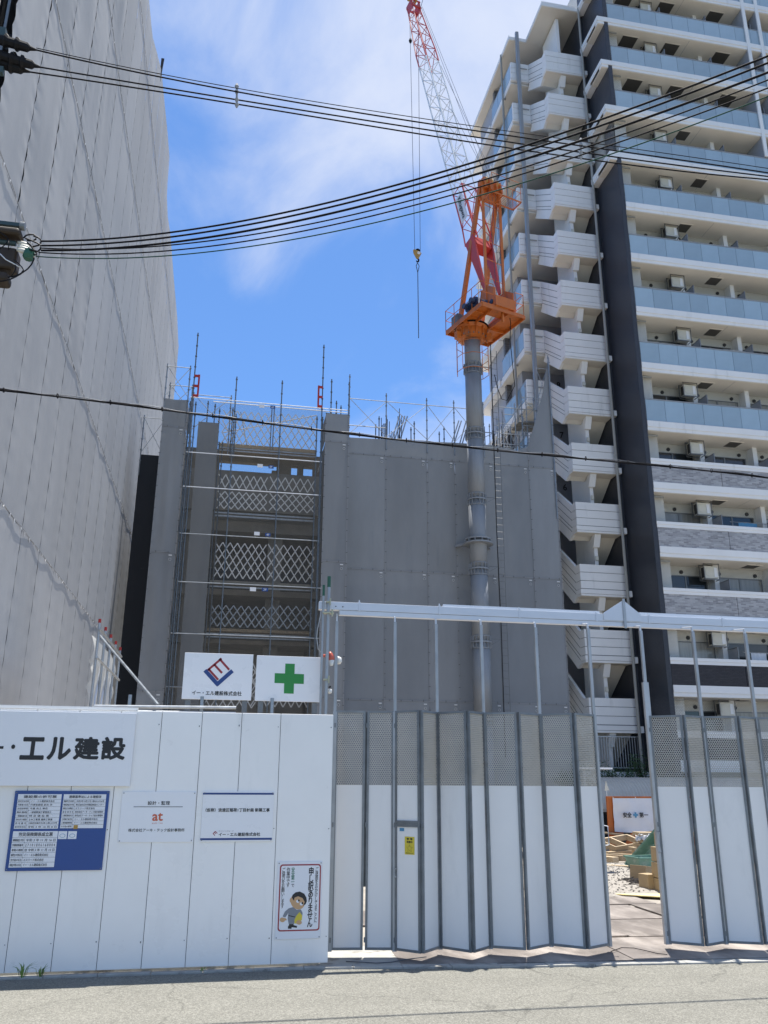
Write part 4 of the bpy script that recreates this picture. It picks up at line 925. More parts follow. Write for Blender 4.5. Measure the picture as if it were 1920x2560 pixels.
# ================================================================== climbing jib crane
CR = Vector((10.0, 31.8, 0.0))
qd = Vector((-.296, .955, 0)).normalized(); pd = Vector((qd.y, -qd.x, 0))
def cl(p, q, z): return CR + pd*p + qd*q + Vector((0,0,z))
crane = thing('jib_crane', 'orange luffing jib crane on a grey tubular mast, red and white lattice jib', 'crane', CR)
# mast
zs = [0, 4.4, 7.39, 10.36, 13.33, 16.28, 19.40, 20.95]
for a, b in zip(zs, zs[1:]):
    MB().path([CR+Vector((0,0,a+.01)), CR+Vector((0,0,b-.01))], .355, 32).build('mast_section', K['cranegrey'], crane, False)
for z in zs[1:-1]:
    f = MB().path([CR+Vector((0,0,z-.03)), CR+Vector((0,0,z+.03))], .415, 32)
    for i in range(16):
        a = 2*math.pi*i/16; u = Vector((math.cos(a), math.sin(a), 0))
        f.bar(CR+u*.385+Vector((0,0,z-.22)), CR+u*.385+Vector((0,0,z-.032)), .02, .075, up=u); f.bar(CR+u*.385+Vector((0,0,z+.032)), CR+u*.385+Vector((0,0,z+.22)), .02, .075, up=u)
    f.path([CR+Vector((0,0,z-.26)), CR+Vector((0,0,z-.22))], .372, 24).path([CR+Vector((0,0,z+.22)), CR+Vector((0,0,z+.26))], .372, 24)
    fo = f.build('flange', K['cranegrey'], crane)
for o in crane.children:
    if o.name.startswith('mast_section'):
        for p in o.data.polygons: p.use_smooth = len(p.vertices) == 4
col_ = MB().path([CR+Vector((0,0,11.40)), CR+Vector((0,0,11.46))], .62, 16).path([CR+Vector((0,0,11.58)), CR+Vector((0,0,11.64))], .55, 16)
for i in range(12):
    a = 2*math.pi*i/12; u = Vector((math.cos(a), math.sin(a), 0)); col_.bar(CR+u*.47+Vector((0,0,11.46)), CR+u*.47+Vector((0,0,11.58)), .03, .18, up=u)
col_.bar(CR+Vector((-.3,.2,11.5)), CR+Vector((-.72,.75,11.5)), .16, .10).bar(CR+Vector((.3,.2,11.5)), CR+Vector((.72,.75,11.5)), .16, .10)
col_.build('wall_collar', K['cranegrey'], crane)
# ladder beside the mast
ld = MB(); lx, ly = 10.95, 31.75
for dx_ in (-.14, .14): ld.tube((lx+dx_, ly, 4), (lx+dx_, ly, 20.4), .016, 5)
z = 4.2
while z < 20.3: ld.tube((lx-.14, ly, z), (lx+.14, ly, z), .010, 4); z += .3
for z in zs[1:-1]: ld.bar((10.3, ly, z+.15), (lx-.14, ly, z+.15), .03); ld.bar((10.3, ly, z-.15), (lx-.14, ly, z+.15), .02)
ld.build('ladder', K['ladder'], crane)
MB().path([(10.75,31.5,20.6),(10.72,31.45,17),(10.70,31.45,12),(10.74,31.45,8),(10.72,31.45,3)], .018, 6).build('power_cable', K['black'], crane)
MB().path([cl(.95,-1.5,21.9),cl(.98,-1.55,21.2),cl(.95,-1.5,20.4),(11.75,31.4,18.6),(11.4,31.5,17.9),(11.2,31.6,18.0),(11.05,31.7,18.6),(10.95,31.7,19.2)], .018, 6).build('power_cable', K['black'], crane)
# orange cage below the slew ring
cg = MB()
for z, r in ((20.55,.72),(19.9,.72),(19.2,.72)):
    for i in range(10):
        if z < 20 and i in (2,3): continue
        a0, a1 = 2*math.pi*i/10, 2*math.pi*(i+1)/10
        cg.tube(CR+Vector((r*math.cos(a0), r*math.sin(a0), z)), CR+Vector((r*math.cos(a1), r*math.sin(a1), z)), .014, 5)
for i in (0,1,4,5,6,8,9):
    a = 2*math.pi*i/10; cg.tube(CR+Vector((.72*math.cos(a), .72*math.sin(a), 19.2)), CR+Vector((.72*math.cos(a), .72*math.sin(a), 20.75)), .014, 5)
cg.build('mast_cage', K['orange'], crane)
# slew ring and platform
sr = MB().path([CR+Vector((0,0,20.80)), CR+Vector((0,0,20.86)), CR+Vector((0,0,21.25)), CR+Vector((0,0,21.38))], [.50,.62,.62,.72], 32)
for i in range(12):
    a = 2*math.pi*i/12; u = Vector((math.cos(a), math.sin(a), 0)); sr.bar(CR+u*.62+Vector((0,0,20.9)), CR+u*.66+Vector((0,0,21.3)), .03, .08, up=u)
for a in (200, 330, 80): 
    u = Vector((math.cos(R(a)), math.sin(R(a)), 0)); sr.obox(CR+u*.78+Vector((0,0,20.85)), .22, .22, .34, Matrix.Rotation(R(a), 3, 'Z'))
sr.build('slew_ring', K['orange'], crane)
MB().path([CR+Vector((0,0,21.383)), CR+Vector((0,0,21.447))], .76, 32).build('bearing', K['black'], crane)
ZP = 21.45
def slab(p0, p1, q0, q1, z0, z1, m='orange', name='deck'):
    return MB().prism([cl(p0,q0,z0), cl(p1,q0,z0), cl(p1,q1,z0), cl(p0,q1,z0)], (0,0,z1-z0)).build(name, K[m], crane)
# deck with lightening ribs, an opening left of the winch
slab(-.85, .55, .05, .85, ZP, ZP+.06); slab(-.85, -.28, -2.0, .05, ZP, ZP+.06); slab(.552, 1.45, -1.95, .85, ZP, ZP+.06)
slab(-.279, .551, -2.0, -1.25, ZP+.002, ZP+.06); slab(-.279, .551, -.45, .049, ZP+.002, ZP+.06)
rib = MB()
for p in (-.85, -.27, .56, 1.42): rib.prism([cl(p,-1.98,ZP-.16), cl(p+.04,-1.98,ZP-.16), cl(p+.04,.84,ZP-.16), cl(p,.84,ZP-.16)], (0,0,.155))
for q in (-2.0, -.5, .8): rib.prism([cl(-.80,q,ZP-.15), cl(1.41,q,ZP-.15), cl(1.41,q+.04,ZP-.15), cl(-.80,q+.04,ZP-.15)], (0,0,.145))
rib.build('deck_rib', K['orange'], crane)
for q in (-1.4, -.9, .4): slab(-.80, -.30, q, q+.05, ZP-.06, ZP-.004, name='deck_stiffener')
# box girders carrying the jib foot
for p in (-.14, .82):
    MB().prism([cl(p,-2.0,ZP+.06), cl(p,-2.0,ZP+.95), cl(p,-1.45,ZP+1.35), cl(p,-1.0,ZP+1.30), cl(p,-.75,ZP+.45), cl(p,.2,ZP+.30), cl(p,.2,ZP+.06)], pd*.06).build('side_plate', K['orange'], crane)
slab(-.14, .88, -2.06, -2.0, ZP+.06, ZP+.55, name='rear_plate'); slab(-.08, .82, -1.45, -1.25, ZP+.65, ZP+.80, name='cross_plate'); slab(.30, .38, -1.9, -1.8, ZP-.55, ZP+.1, name='hanger')
# winches
for p, q, z, l in ((-.45,-1.3,ZP+.45,.55), (-.55,-.9,ZP+.35,.5), (.35,-1.75,ZP+.35,.6)):
    w = MB().path([cl(p-l/2,q,z), cl(p-l/2+.06,q,z), cl(p+l/2-.06,q,z), cl(p+l/2,q,z)], [.22,.22,.17,.22], 14)
    w.path([cl(p-l/2-.22,q,z), cl(p-l/2-.02,q,z)], .13, 10); w.build('winch_motor', K['motor'], crane, False)
MB().prism([cl(-.75,.0,ZP+.06), cl(-.2,.0,ZP+.06), cl(-.2,.5,ZP+.06), cl(-.75,.5,ZP+.06)], (0,0,.5)).build('control_box', K['galvdark'], crane)
MB().path([cl(-.62,-1.5,ZP+.1), cl(-.62,-1.5,ZP+1.2)], .035, 8).build('striped_post', K['lampwhite'], crane)
for i in range(18):
    a = 2*math.pi*i/18; u = Vector((math.cos(a), math.sin(a), 0)); MB().path([CR+u*.66+Vector((0,0,20.93)), CR+u*.66+Vector((0,0,20.86))], .02, 6).build('ring_bolt', K['galvdark'], crane)
for i in range(3): MB().path([cl(-.5+.1*i,-1.0,ZP+.5), cl(-.2,-.6+.1*i,ZP+.9), cl(.2,-.9,ZP+.75+.1*i), cl(.5,-1.5,ZP+.6)], .02, 6).build('hydraulic_hose', K['black'], crane)
# A-frame
AZ, AQ = 28.2, -1.32
for p in (-.12, .82):
    MB().bar(cl(p,-1.38,ZP+.06), cl(p+.02,AQ,AZ), .11, .11).build('rear_leg', K['orange'], crane)
    MB().bar(cl(p+(-.12 if p < 0 else .12), .72, ZP+.06), cl(p,AQ+.16,AZ-.1), .15, .20).build('front_leg', K['orange'], crane)
hd = MB().bar(cl(-.3,AQ,AZ), cl(1.0,AQ,AZ), .16, .28).bar(cl(-.2,AQ+.1,AZ-.75), cl(.95,AQ+.1,AZ-.75), .08, .12)
for p in (-.1, .2, .55, .8): hd.prism([cl(p,AQ-.25,AZ-.3), cl(p,AQ+.3,AZ-.3), cl(p,AQ+.2,AZ+.35), cl(p,AQ-.15,AZ+.35)], pd*.04)
hd.prism([cl(-.05,AQ+.08,AZ-.7), cl(.85,AQ+.08,AZ-.7), cl(.85,AQ+.08,AZ-.12), cl(-.05,AQ+.08,AZ-.12)], qd*.03)
hd.build('head_frame', K['orange'], crane)
for p in (.05, .35, .65): MB().path([cl(p,AQ+.05,AZ+.28), cl(p+.09,AQ+.05,AZ+.28)], .20, 16).build('sheave', K['hook'], crane)
tp = MB()
for p0, p1, q0, q1 in ((-.15,1.5,-2.1,-2.06),(-.15,1.5,-1.5,-1.46),(-.15,-.11,-2.1,-1.46),(1.46,1.5,-2.1,-1.46),(.45,.49,-2.1,-1.46)): tp.prism([cl(p0,q0,AZ-.95), cl(p1,q0,AZ-.95), cl(p1,q1,AZ-.95), cl(p0,q1,AZ-.95)], (0,0,.06))
for i in range(16): tp.bar(cl(-.1+i*.1,-2.08,AZ-.90), cl(-.1+i*.1,-1.48,AZ-.90), .012)
for p, q in ((-.12,-2.08),(.68,-2.08),(1.48,-2.08),(1.48,-1.48)): tp.tube(cl(p,q,AZ-.92), cl(p,q,AZ+.12), .014, 5)
for z in (AZ-.4, AZ+.12): tp.tube(cl(-.12,-2.08,z), cl(1.48,-2.08,z), .012, 5).tube(cl(1.48,-2.08,z), cl(1.48,-1.48,z), .012, 5)
tp.build('head_platform', K['orange'], crane)
al = MB()
for i in range(5): al.tube(cl(-.1,-1.36,23.3+i*.95), cl(.82,-1.36,23.2+i*.95), .015, 5)
al.build('frame_rungs', K['orange'], crane)
# deck handrails
def railing(pts, zz, name='handrail'):
    r_ = MB()
    for a, b in zip(pts, pts[1:]):
        n = max(1, round((Vector(a)-Vector(b)).length/.75))
        for z in (.5, 1.0): r_.tube(cl(*a, zz+z), cl(*b, zz+z), .016, 5)
        for i in range(n+1): t = i/n; r_.tube(cl(a[0]+(b[0]-a[0])*t, a[1]+(b[1]-a[1])*t, zz), cl(a[0]+(b[0]-a[0])*t, a[1]+(b[1]-a[1])*t, zz+1.0), .016, 5)
    return r_.build(name, K['orange'], crane)
railing([(-.2,-2.0),(-.84,-1.98),(-.84,.83),(-.2,.83)], ZP+.06); railing([(1.0,-1.93),(1.43,-1.93),(1.43,.0)], ZP+.06)
# jib
J0 = cl(.33,-1.2,22.75)
tip = at(1032, 16, 36.75)
jd = (tip-J0).normalized(); jl = (tip-J0).length
js = pd.copy(); js = (js - jd*js.dot(jd)).normalized(); jn = js.cross(jd).normalized()
if jn.y > 0: jn = -jn
def jp(s, a, b): return J0 + jd*s + js*a + jn*b
S1 = 3.2                                              # box section fork, then lattice
for sg in (-1, 1):
    a, b = sg*.36, sg*.46
    MB().prism([jp(0,a,-.07), jp(0,a,.07), jp(S1,b,.34), jp(S1,b,-.34)], js*(.08*sg)).build('jib_fork', K['cranered'], crane)
MB().prism([jp(S1-.55,-.40,-.26), jp(S1-.55,.40,-.26), jp(S1,.44,-.32), jp(S1,-.44,-.32)], jn*.56).build('fork_web', K['cranered'], crane)
def half(s):
    if s < S1+1.2: return .46-.05*(s-S1)/1.2
    if s > jl*.80: return .41-.17*(s-jl*.80)/(jl*.20)
    return .41
red, white, red2 = MB(), MB(), MB(); s = S1; step = 1.2; i = 0
while s < jl-.35:
    e = min(s+step, jl-.3); h0, h1 = half(s), half(e)
    mb = red if s < jl*.285 else (red2 if s > jl*.70 else white)
    for a, b in ((-1,-1),(1,-1),(1,1),(-1,1)): mb.bar(jp(s,a*h0,b*h0*.92), jp(e,a*h1,b*h1*.92), .052, .052)
    cs = [(-1,-1),(1,-1),(1,1),(-1,1)]
    for n in range(4):
        a, b = cs[n], cs[(n+1) % 4]
        mb.bar(jp(e,a[0]*h1,a[1]*h1*.92), jp(e,b[0]*h1,b[1]*h1*.92), .025)
        if i % 2: a, b = b, a
        mb.bar(jp(s,a[0]*h0,a[1]*h0*.92), jp(e,b[0]*h1,b[1]*h1*.92), .027)
    s = e; i += 1
red.build('red_lattice', K['cranered'], crane); red2.build('red_lattice', K['cranered'], crane); white.build('white_lattice', K['cranewhite'], crane)
hd = MB()
for sg in (-1, 1): hd.prism([jp(jl-.7,sg*.24,-.28), jp(jl-.7,sg*.24,.30), jp(jl+.15,sg*.24,.38), jp(jl+.15,sg*.24,-.30)], js*(.03*sg))
hd.bar(jp(jl,-.5,.35), jp(jl,.3,.35), .07).bar(jp(jl-.1,-.3,-.25), jp(jl-.1,.5,-.25), .07).bar(jp(jl-.4,-.3,.25), jp(jl-.4,.35,.25), .10)
hd.build('jib_head', K['cranered'], crane)
for a, b in ((-.42,.34),(-.02,.30),(.32,-.1)): MB().path([jp(jl+.02,a-.04,b), jp(jl+.02,a+.04,b)], .20, 14).build('head_sheave', K['hook'], crane)
an = MB(); 
for sg in (-.4, .45): an.tube(jp(jl,sg,.2), jp(jl,sg,.2)+Vector((.25,0,1.2)), .018, 5)
an.tube(jp(jl,-.4,.2)+Vector((.25,0,1.2)), jp(jl,.45,.2)+Vector((.25,0,1.2)), .018, 5); an.build('head_guard', K['pipeblue'], crane)
# maker's plate on the jib side facing the street
bp = [jp(4.5,-.50,.30), jp(4.5,-.50,-.22), jp(6.2,-.50,-.22), jp(6.2,-.50,.30)]
pl_ = MB().prism(bp, js*-.02).build('name_plate', K['paper'], crane)
vs_, fs_ = text_mesh('Kitagawa', .02); ax, bx = min(v.x for v in vs_), max(v.x for v in vs_); ay, by = min(v.y for v in vs_), max(v.y for v in vs_)
MB().add([jp(6.05-1.4*(v.x-ax)/(bx-ax), -.53, .19-.32*(1-(v.y-ay)/(by-ay))) for v in vs_], fs_).build('plate_lettering', K['ink'], pl_)
# luffing and hoist ropes
rp = MB()
for a, b, e in ((-.1,.15,jl*.97),(.2,.25,jl*.97),(.45,.35,jl*.72),(.05,.2,jl*.55)): rp.tube(cl(.3+a,AQ,AZ+.3), jp(e,b,.48), .011, 4)
for a in (-.1,.1,.3): rp.tube(cl(.3+a,AQ,AZ+.2), cl(.3+a,-1.7,ZP+.4), .011, 4)
rp.build('luffing_rope', K['rope'], crane)
# ---- hook block
hookY = 36.75
hk = thing('hook_block', 'ochre hook block hanging on two thin ropes from the crane jib tip', 'hook', at(1044, 640, hookY))
c8 = lambda x, y: (1000+x*200/1382, 400+y*320/2212)
pts = [(228,1552),(250,1538),(290,1560),(345,1582),(373,1612),(322,1700),(300,1705),(285,1700),(236,1608)]
MB().prism([at(*c8(*p), hookY-.12) for p in pts], (0,.05,0)).prism([at(*c8(*p), hookY+.07) for p in pts], (0,.05,0)).build('cheek_plate', K['hook'], hk)
c = at(*c8(305,1600), hookY); MB().path([(c.x, hookY-.06, c.z+.08), (c.x, hookY+.06, c.z+.08)], .13, 18).build('sheave', K['black'], hk)
c = at(*c8(315,1632), hookY); MB().path([(c.x, hookY-.15, c.z), (c.x, hookY-.125, c.z)], .09, 12).build('axle_cap', K['lampwhite'], hk)
c = at(*c8(305,1730), hookY)
MB().path([c+Vector((0,0,.28)), c+Vector((0,0,.1)), c+Vector((.06,0,.02)), c+Vector((.04,0,-.08)), c+Vector((-.04,0,-.10)), c+Vector((-.08,0,-.04))], [.06,.05,.045,.045,.04,.02], 8).build('hook', K['black'], hk)
e = at(1045, 845, hookY)
MB().path([c+Vector((-.01,0,-.15)), c+Vector((-.08,0,-.35)), c+Vector((.0,0,-.75)), Vector((c.x+.02, hookY, e.z))], .022, 5).path([c+Vector((-.01,0,-.15)), c+Vector((.08,0,-.35)), c+Vector((.0,0,-.75))], .02, 5).build('sling', K['rope'], hk)
a, b = at(*c8(255,1545), hookY), at(*c8(350,1580), hookY); ta, tb = at(1024, 22, hookY), at(1043, 130, hookY)
MB().tube(a, (ta.x, hookY, ta.z), .013, 4).tube(b, (b.x, hookY, at(1050, 60, hookY).z), .013, 4).build('hoist_rope', K['rope'], hk)
c = at(1026, 102, hookY); MB().path([c+Vector((0,0,.14)), c, c+Vector((0,0,-.14))], [.06,.10,.06], 8).build('limit_weight', K['black'], hk)
# ================================================================== apartment tower on the right
TY, XL, XR, BW = 31.4, 17.87, 31.0, 32.75
tower = thing('apartment_tower', 'tall white apartment tower with blue glass balconies, navy tiled fin and outside stair', 'building', (20, 34, 0))
MB().box(17.70, XR, BW, 46, 0, 46.2).build('facade_wall', K['tilewhite'], tower)
def T(k): return 7.01+2.9*k
# navy tiled fin: left face and street face are separate tile fields
for z0, z1, yb in ((0, 31.90, 34.2), (34.75, 46.5, 34.2)):
    MB().box(17.64, 17.865, TY+.012, yb, z0, z1).build('fin', K['tiledark_y'], tower)
    MB().box(17.645, 17.86, TY-.002, TY+.011, z0, z1).build('fin_edge', K['tiledark_x'], tower)
MB().box(17.80, 17.95, 32.0, 34.2, 31.9, 34.75).build('stone_return', K['tilegrey_y'], tower)
MB().box(17.42, 17.635, 33.75, 40, 0, 43.3).build('navy_wall', K['tiledark_y'], tower)
glass_me = MB().box(0.008, .932, -.011, .011, 0, 1.02).mesh('glass_panel', K['glassblue'])
for k in range(-1, 14):
    t = T(k); xl = 17.28 if k >= 9 else XL+.004
    sl = MB().box(xl, XR, TY, BW-.004, t-1.56, t-1.12)
    row = sl.build('balcony', K['tower'], tower)
    MB().box(xl-.02 if k >= 9 else xl, XR, TY-.035, TY-.002, t-1.40, t-1.11).build('fascia', K['tower'], row)
    MB().box(xl+.02, XR-.02, TY+.06, BW-.01, t-1.575, t-1.563).build('soffit', K['soffit'], row)
    if k >= 9: MB().box(xl-.03, xl-.002, TY-.03, 33.55, t-1.40, t-1.11).box(xl, 17.63, TY+.3, 33.55, t-1.555, t-1.125).build('side_fascia', K['tower'], row)
    if k >= 4:
        x = XL+.03
        while x < XR-.9: inst('glass_panel', glass_me, row, (x, TY+.05, t-1.07)); x += .94
        MB().box(XL+.01, XR, TY+.02, TY+.08, t-.045, t-.003).box(XL+.01, XR, TY+.03, TY+.07, t-1.115, t-1.075).build('glass_rail', K['divider'], row)
        MB().box(XL+.01, XR, TY+.08, TY+.16, t-1.118, t-.70).build('upstand', K['tower'], row)
    else:
        tile = K['mosaic'] if k >= 1 else K['tilebrown']; x = XL+.01
        while x < XR-.1:
            x1 = min(XR, x+(3.35 if x < 18 else 3.75)); MB().box(x, x1-.025, TY+.012, TY+.15, t-1.115, t-.26).build('tile_field', tile, row); x = x1
        MB().box(XL-.02, XR, TY-.03, TY+.18, t-.13, t).box(XL-.01, XR, TY-.008, TY+.17, t-.262, t-.132).build('coping', K['tower'], row)
    # what stands on the balcony
    MB().box(18.0, 18.62, 31.98, BW-.003, t-1.1, t+1.33).build('pilaster', K['tilewhite'], row)
    for xc in (20.98, 23.70, 26.45, 29.2):
        MB().box(xc-.12, xc+.10, 32.30, BW-.003, t-1.1, t+1.33).build('column', K['tower'], row)
        dv = MB().box(xc+.10, xc+.13, 31.62, 32.55, t-1.05, t+.52).build('divider', K['divider'], row)
        MB().box(xc+.09, xc+.14, 31.585, 31.618, t-1.05, t+.55).box(xc+.09, xc+.14, 31.62, 32.55, t+.522, t+.55).build('divider_frame', K['frame'], dv)
    for xa, xb in ((18.75, 20.70), (21.3, 23.4), (24.1, 26.2), (26.8, 28.9)):
        w = MB().box(xa, xb, BW-.028, BW-.002, t-1.05, t+.86).build('window', K['curtain' if (k*7+int(xa*3)) % 5 < 2 else 'window'], row)
        MB().box(xa-.05, xa, BW-.05, BW-.002, t-1.05, t+.90).box(xb, xb+.05, BW-.05, BW-.002, t-1.05, t+.90).box(xa, xb, BW-.05, BW-.002, t+.862, t+.90).box((xa+xb)/2-.035, (xa+xb)/2+.035, BW-.05, BW-.03, t-1.05, t+.86).build('window_frame', K['frame'], w)
    for xv in (19.55, 21.38, 23.15, 24.35): MB().path([(xv, BW-.05, t+1.06), (xv, BW-.003, t+1.06)], .085, 12).build('vent', K['grille'], row)
    if k > -1:
        hs = (18.95, 21.4, 24.4) if k >= 11 else ((21.6,) if k == 10 else (((21.1, 21.9, 22.3, 21.0, 22.2)[k % 5]),))
        for xh in hs:
            b = .85 if k >= 11 else .62
            MB().box(xh, xh+b, 31.85, 31.85+b, t-1.583, t-1.576).build('soffit_hatch', K['hatch'], row)
            MB().box(xh-.04, xh+b+.04, 31.81, 31.848, t-1.60, t-1.576).build('hatch_trim', K['soffit'], row)
        MB().bar((18.05, 31.75, t-1.66), (18.5, 31.75, t-1.66), .06).build('drain_stub', K['drain'], row)
    # joints in the soffit
    MB().box(22.6, 22.615, TY+.1, BW-.1, t-1.578, t-1.5755).build('soffit_joint', K['divider'], row)
# laundry and drying poles on some balconies
rs = random.Random(5)
for k, x, w_, m in ((11, 24.9, .75, 'paper'), (2, 22.2, .9, 'inkcyan'), (3, 24.6, .6, 'paper'), (5, 23.0, .7, 'cream'), (7, 25.1, .8, 'paper'), (0, 22.0, .7, 'banner')):
    t = T(k); d = thing('laundry', 'laundry hanging behind the parapet, %s balcony row from the top of the tower' % ORD[13-k], 'laundry', (x, 32.1, t-.4), 'laundry on the balconies')
    MB().grid(lambda u, v: (x+u*w_, 32.05+.05*math.sin(u*9)*(1-v)+.02*math.sin(u*23), t-.55+v*.95), 12, 5).build('cloth', K[m], d, True)
    MB().tube((x-.4, 32.07, t+.42), (x+w_+.5, 32.07, t+.42), .015, 6).build('drying_pole', K['galv'], d)
for xf in (26.0, 26.85):
    f = MB().box(xf, xf+.20, TY-.05, TY+.02, 33.15, 46.4).build('party_fin', K['tower'], tower); MB().box(xf+.02, xf+.18, TY+.022, BW, 33.15, 46.4).build('fin_web', K['wallgrey'], f)
# air conditioners hung below the slabs: things of their own
def aircon(i, k, label):
    t = T(k); z1 = t-1.62; x0, x1, y0, y1 = 20.22, 20.93, 32.02, 32.36; z0 = z1-.66
    a = thing('air_conditioner', label, 'air conditioner', ((x0+x1)/2, 32.2, z0), 'air conditioners under the tower balconies')
    bevel(MB().box(x0+.05, x1-.05, y0+.02, y1, z0+.05, z1-.06).build('casing', K['cream'], a), .015)
    MB().path([(x0+.27, y0+.012, (z0+z1)/2), (x0+.27, y0+.003, (z0+z1)/2)], .20, 16).build('fan_grille', K['cream'], a)
    MB().box(x0+.042, x0+.0495, y0+.06, y1-.05, z0+.10, z1-.11).build('side_grille', K['grille'], a)
    MB().box(x1-.22, x1-.07, y0+.008, y0+.0195, z0+.12, z1-.12).build('service_cover', K['paper'], a)
    fr = MB()
    for x in (x0, x1):
        for y in (y0-.02, y1+.02): fr.bar((x, y, z0), (x, y, z1+.04), .028)
        fr.bar((x, y0-.02, z0), (x, y1+.02, z0), .028)
    for y in (y0-.02, y1+.02): fr.bar((x0, y, z0), (x1, y, z0), .028); fr.bar((x0, y, z1+.02), (x1, y, z1+.02), .028)
    fr.build('hanging_frame', K['frame'], a)
    MB().path([(x1-.02, y1, z0+.1), (x1+.1, y1+.05, z0-.05), (x1+.1, BW-.06, z0-.35)], .025, 6).build('hose', K['cream'], a)
order = list(range(13, -1, -1))
for n, k in enumerate(order):
    lab = '%s cream air conditioner from the top, hung below a tower balcony ceiling' % ORD[n].capitalize() if n else 'Topmost cream air conditioner hung below a tower balcony ceiling, at the frame edge'
    aircon(n, k, lab[0].lower()+lab[1:])

# ---- outside stair
def L_(k): return 5.54+2.9*k
def boards(x0, x1, y0, y1, top, h, axis):
    """parapet of cast boards with recessed dark joints; axis is the run of the wall"""
    m, g = MB(), MB(); cuts = [top, top-.36, top-.74, top-1.10]; e = .022
    for a, b in zip(cuts, cuts[1:]): m.box(x0, x1, y0, y1, b+.012, a-.012 if a != top else a)
    m.box(x0-.03, x1+.03 if axis == 'y' else x1, y0-.03, y1+.0, top-h+.10, top-1.125).box(x0-.015, x1, y0-.015, y1, top-h, top-h+.085)
    g.box(x0+e, x1-e, y0+e, y1-e, top-h+.02, top-.06)
    return m, g
for k in range(-1, 13):
    l = L_(k); last_ = k == 12
    s = MB().box(15.28, 17.38, 33.82, 34.30, l-1.40, l-1.10).build('stair_landing', K['tower'], tower)
    if k >= 0:
        m_, g_ = boards(15.23, 17.36, 33.66, 33.80, l, 1.42, 'x'); po = m_.build('front_parapet', K['tower'], s); g_.build('joint', K['groove'], s)
        m_, g_ = boards(15.232, 15.368, 33.803, 34.16, l, 1.418, 'y'); m_.build('side_parapet', K['tower'], s); g_.build('joint', K['groove'], s)
        # raking parapet of the flight up to the gallery
        pts = [(34.163,l), (36.13,l+1.46), (36.13,l+.02), (36.37,l-.21), (34.57,l-1.58), (34.163,l-1.42)]
        MB().prism([(15.235, y, z) for y, z in pts], (.13,0,0)).build('flight_parapet', K['tower'], s)
        g = MB()
        for dz in (.36, .74, 1.10): g.bar((15.232, 34.163, l-dz), (15.232, 36.12, l+1.46-dz), .006, .022)
        g.bar((15.232, 34.163, l-1.30), (15.232, 36.12, l+1.46-1.30), .006, .022)
        g.build('raking_joint', K['groove'], s)
        MB().prism([(15.37, 34.3, l-1.10), (15.37, 36.3, l+.34), (15.37, 36.35, l-.16), (15.37, 34.57, l-1.55), (15.37, 34.3, l-1.41)], (.82,0,0)).build('flight', K['soffit'], s)
        MB().box(15.25, 17.38, 33.70, 34.30, l-1.432, l-1.422).build('landing_soffit', K['soffit'], s)
        MB().prism([(16.12, 33.78, l-1.435), (16.12, 34.14, l-1.435), (16.12, 34.14, l-1.98), (16.12, 34.02, l-1.98)], (.30,0,0)).build('corbel', K['tower'], s)
        MB().box(16.22, 16.36, 34.08, 34.138, l+.32, l+.52).build('stair_light', K['cream'], s)
    # second flight, down behind the spine wall
    MB().prism([(16.39, 34.3, l-1.10), (16.39, 36.3, l-2.55), (16.39, 36.3, l-2.85), (16.39, 34.3, l-1.42)], (.98,0,0)).build('flight', K['soffit'], s)
    # gallery
    gl_ = MB().box(14.21, 17.40, 36.30, 44, l+.06, l+.36).build('gallery', K['tower'], tower)
    MB().box(14.25, 17.40, 36.30, 39.9, l+.048, l+.058).build('gallery_soffit', K['soffit'], gl_)
    m_, g_ = boards(14.17, 15.229, 36.13, 36.27, l+1.46, 1.30, 'x'); m_.build('gallery_parapet', K['tower'], gl_); g_.build('joint', K['groove'], gl_)
    MB().box(14.17, 14.205, 36.28, 39.75, l+.04, l+.40).build('edge_band', K['tower'], gl_)
    MB().box(14.15, 14.56, 40.1, 43.4, l+.02, l+.42).box(14.12, 14.56, 40.05, 43.45, l+.30, l+.47).build('wing_band', K['tower'], gl_)
    y = 36.30
    while y < 39.5: MB().box(14.175, 14.197, y+.01, y+1.09, l+.44, l+1.42).build('glass_panel', K['glassblue'], gl_); y += 1.12
    MB().box(14.165, 14.207, 36.28, 39.72, l+1.42, l+1.46).build('glass_rail', K['divider'], gl_)
    if 3 <= k <= 10:
        p = at(1397, 950, 38.0)
        tx = MB(); zc_ = l+1.2+.95; letter(tx, str(k+3), p.x-.11, p.x+.11, zc_, zc_+.36, 38.085, bold=.02); tx.build('floor_number', K['ink'], gl_)
    MB().bar((14.25, 37.4, l-.02), (14.02, 37.4, l-.02), .07).build('pipe_bracket', K['drain'], gl_); MB().bar((14.66, 36.02, l+1.0), (15.1, 36.02, l+1.0), .05).build('pipe_bracket', K['drain'], gl_)
MB().box(16.2, 16.37, 34.14, 36.1, 0.8, 43.3).build('spine_wall', K['tower'], tower)
MB().box(14.7, 17.41, 38.1, 39.9, 0, 43.3).build('stair_back_wall', K['wallgrey'], tower)
MB().box(14.60, 17.0, 40.05, 43.2, 0, 44.75).build('wing_wall', K['wallgrey'], tower)
MB().box(14.42, 14.69, 39.78, 40.04, 0, 43.3).build('wing_return', K['tilegrey_y'], tower)
rf = MB().box(14.10, 17.64, 36.05, 44, 43.40, 43.62).build('roof', K['tower'], tower)
MB().box(15.15, 17.64, 33.55, 36.047, 43.402, 43.618).build('stair_roof', K['tower'], rf)
MB().box(14.16, 17.6, 36.1, 43.9, 43.385, 43.397).box(15.21, 17.6, 33.6, 36.09, 43.387, 43.399).build('roof_soffit', K['soffit'], rf)
MB().box(14.13, 14.16, 36.08, 43.97, 43.625, 43.75).box(15.18, 17.6, 33.58, 33.62, 43.625, 43.75).build('roof_kerb', K['tower'], rf)
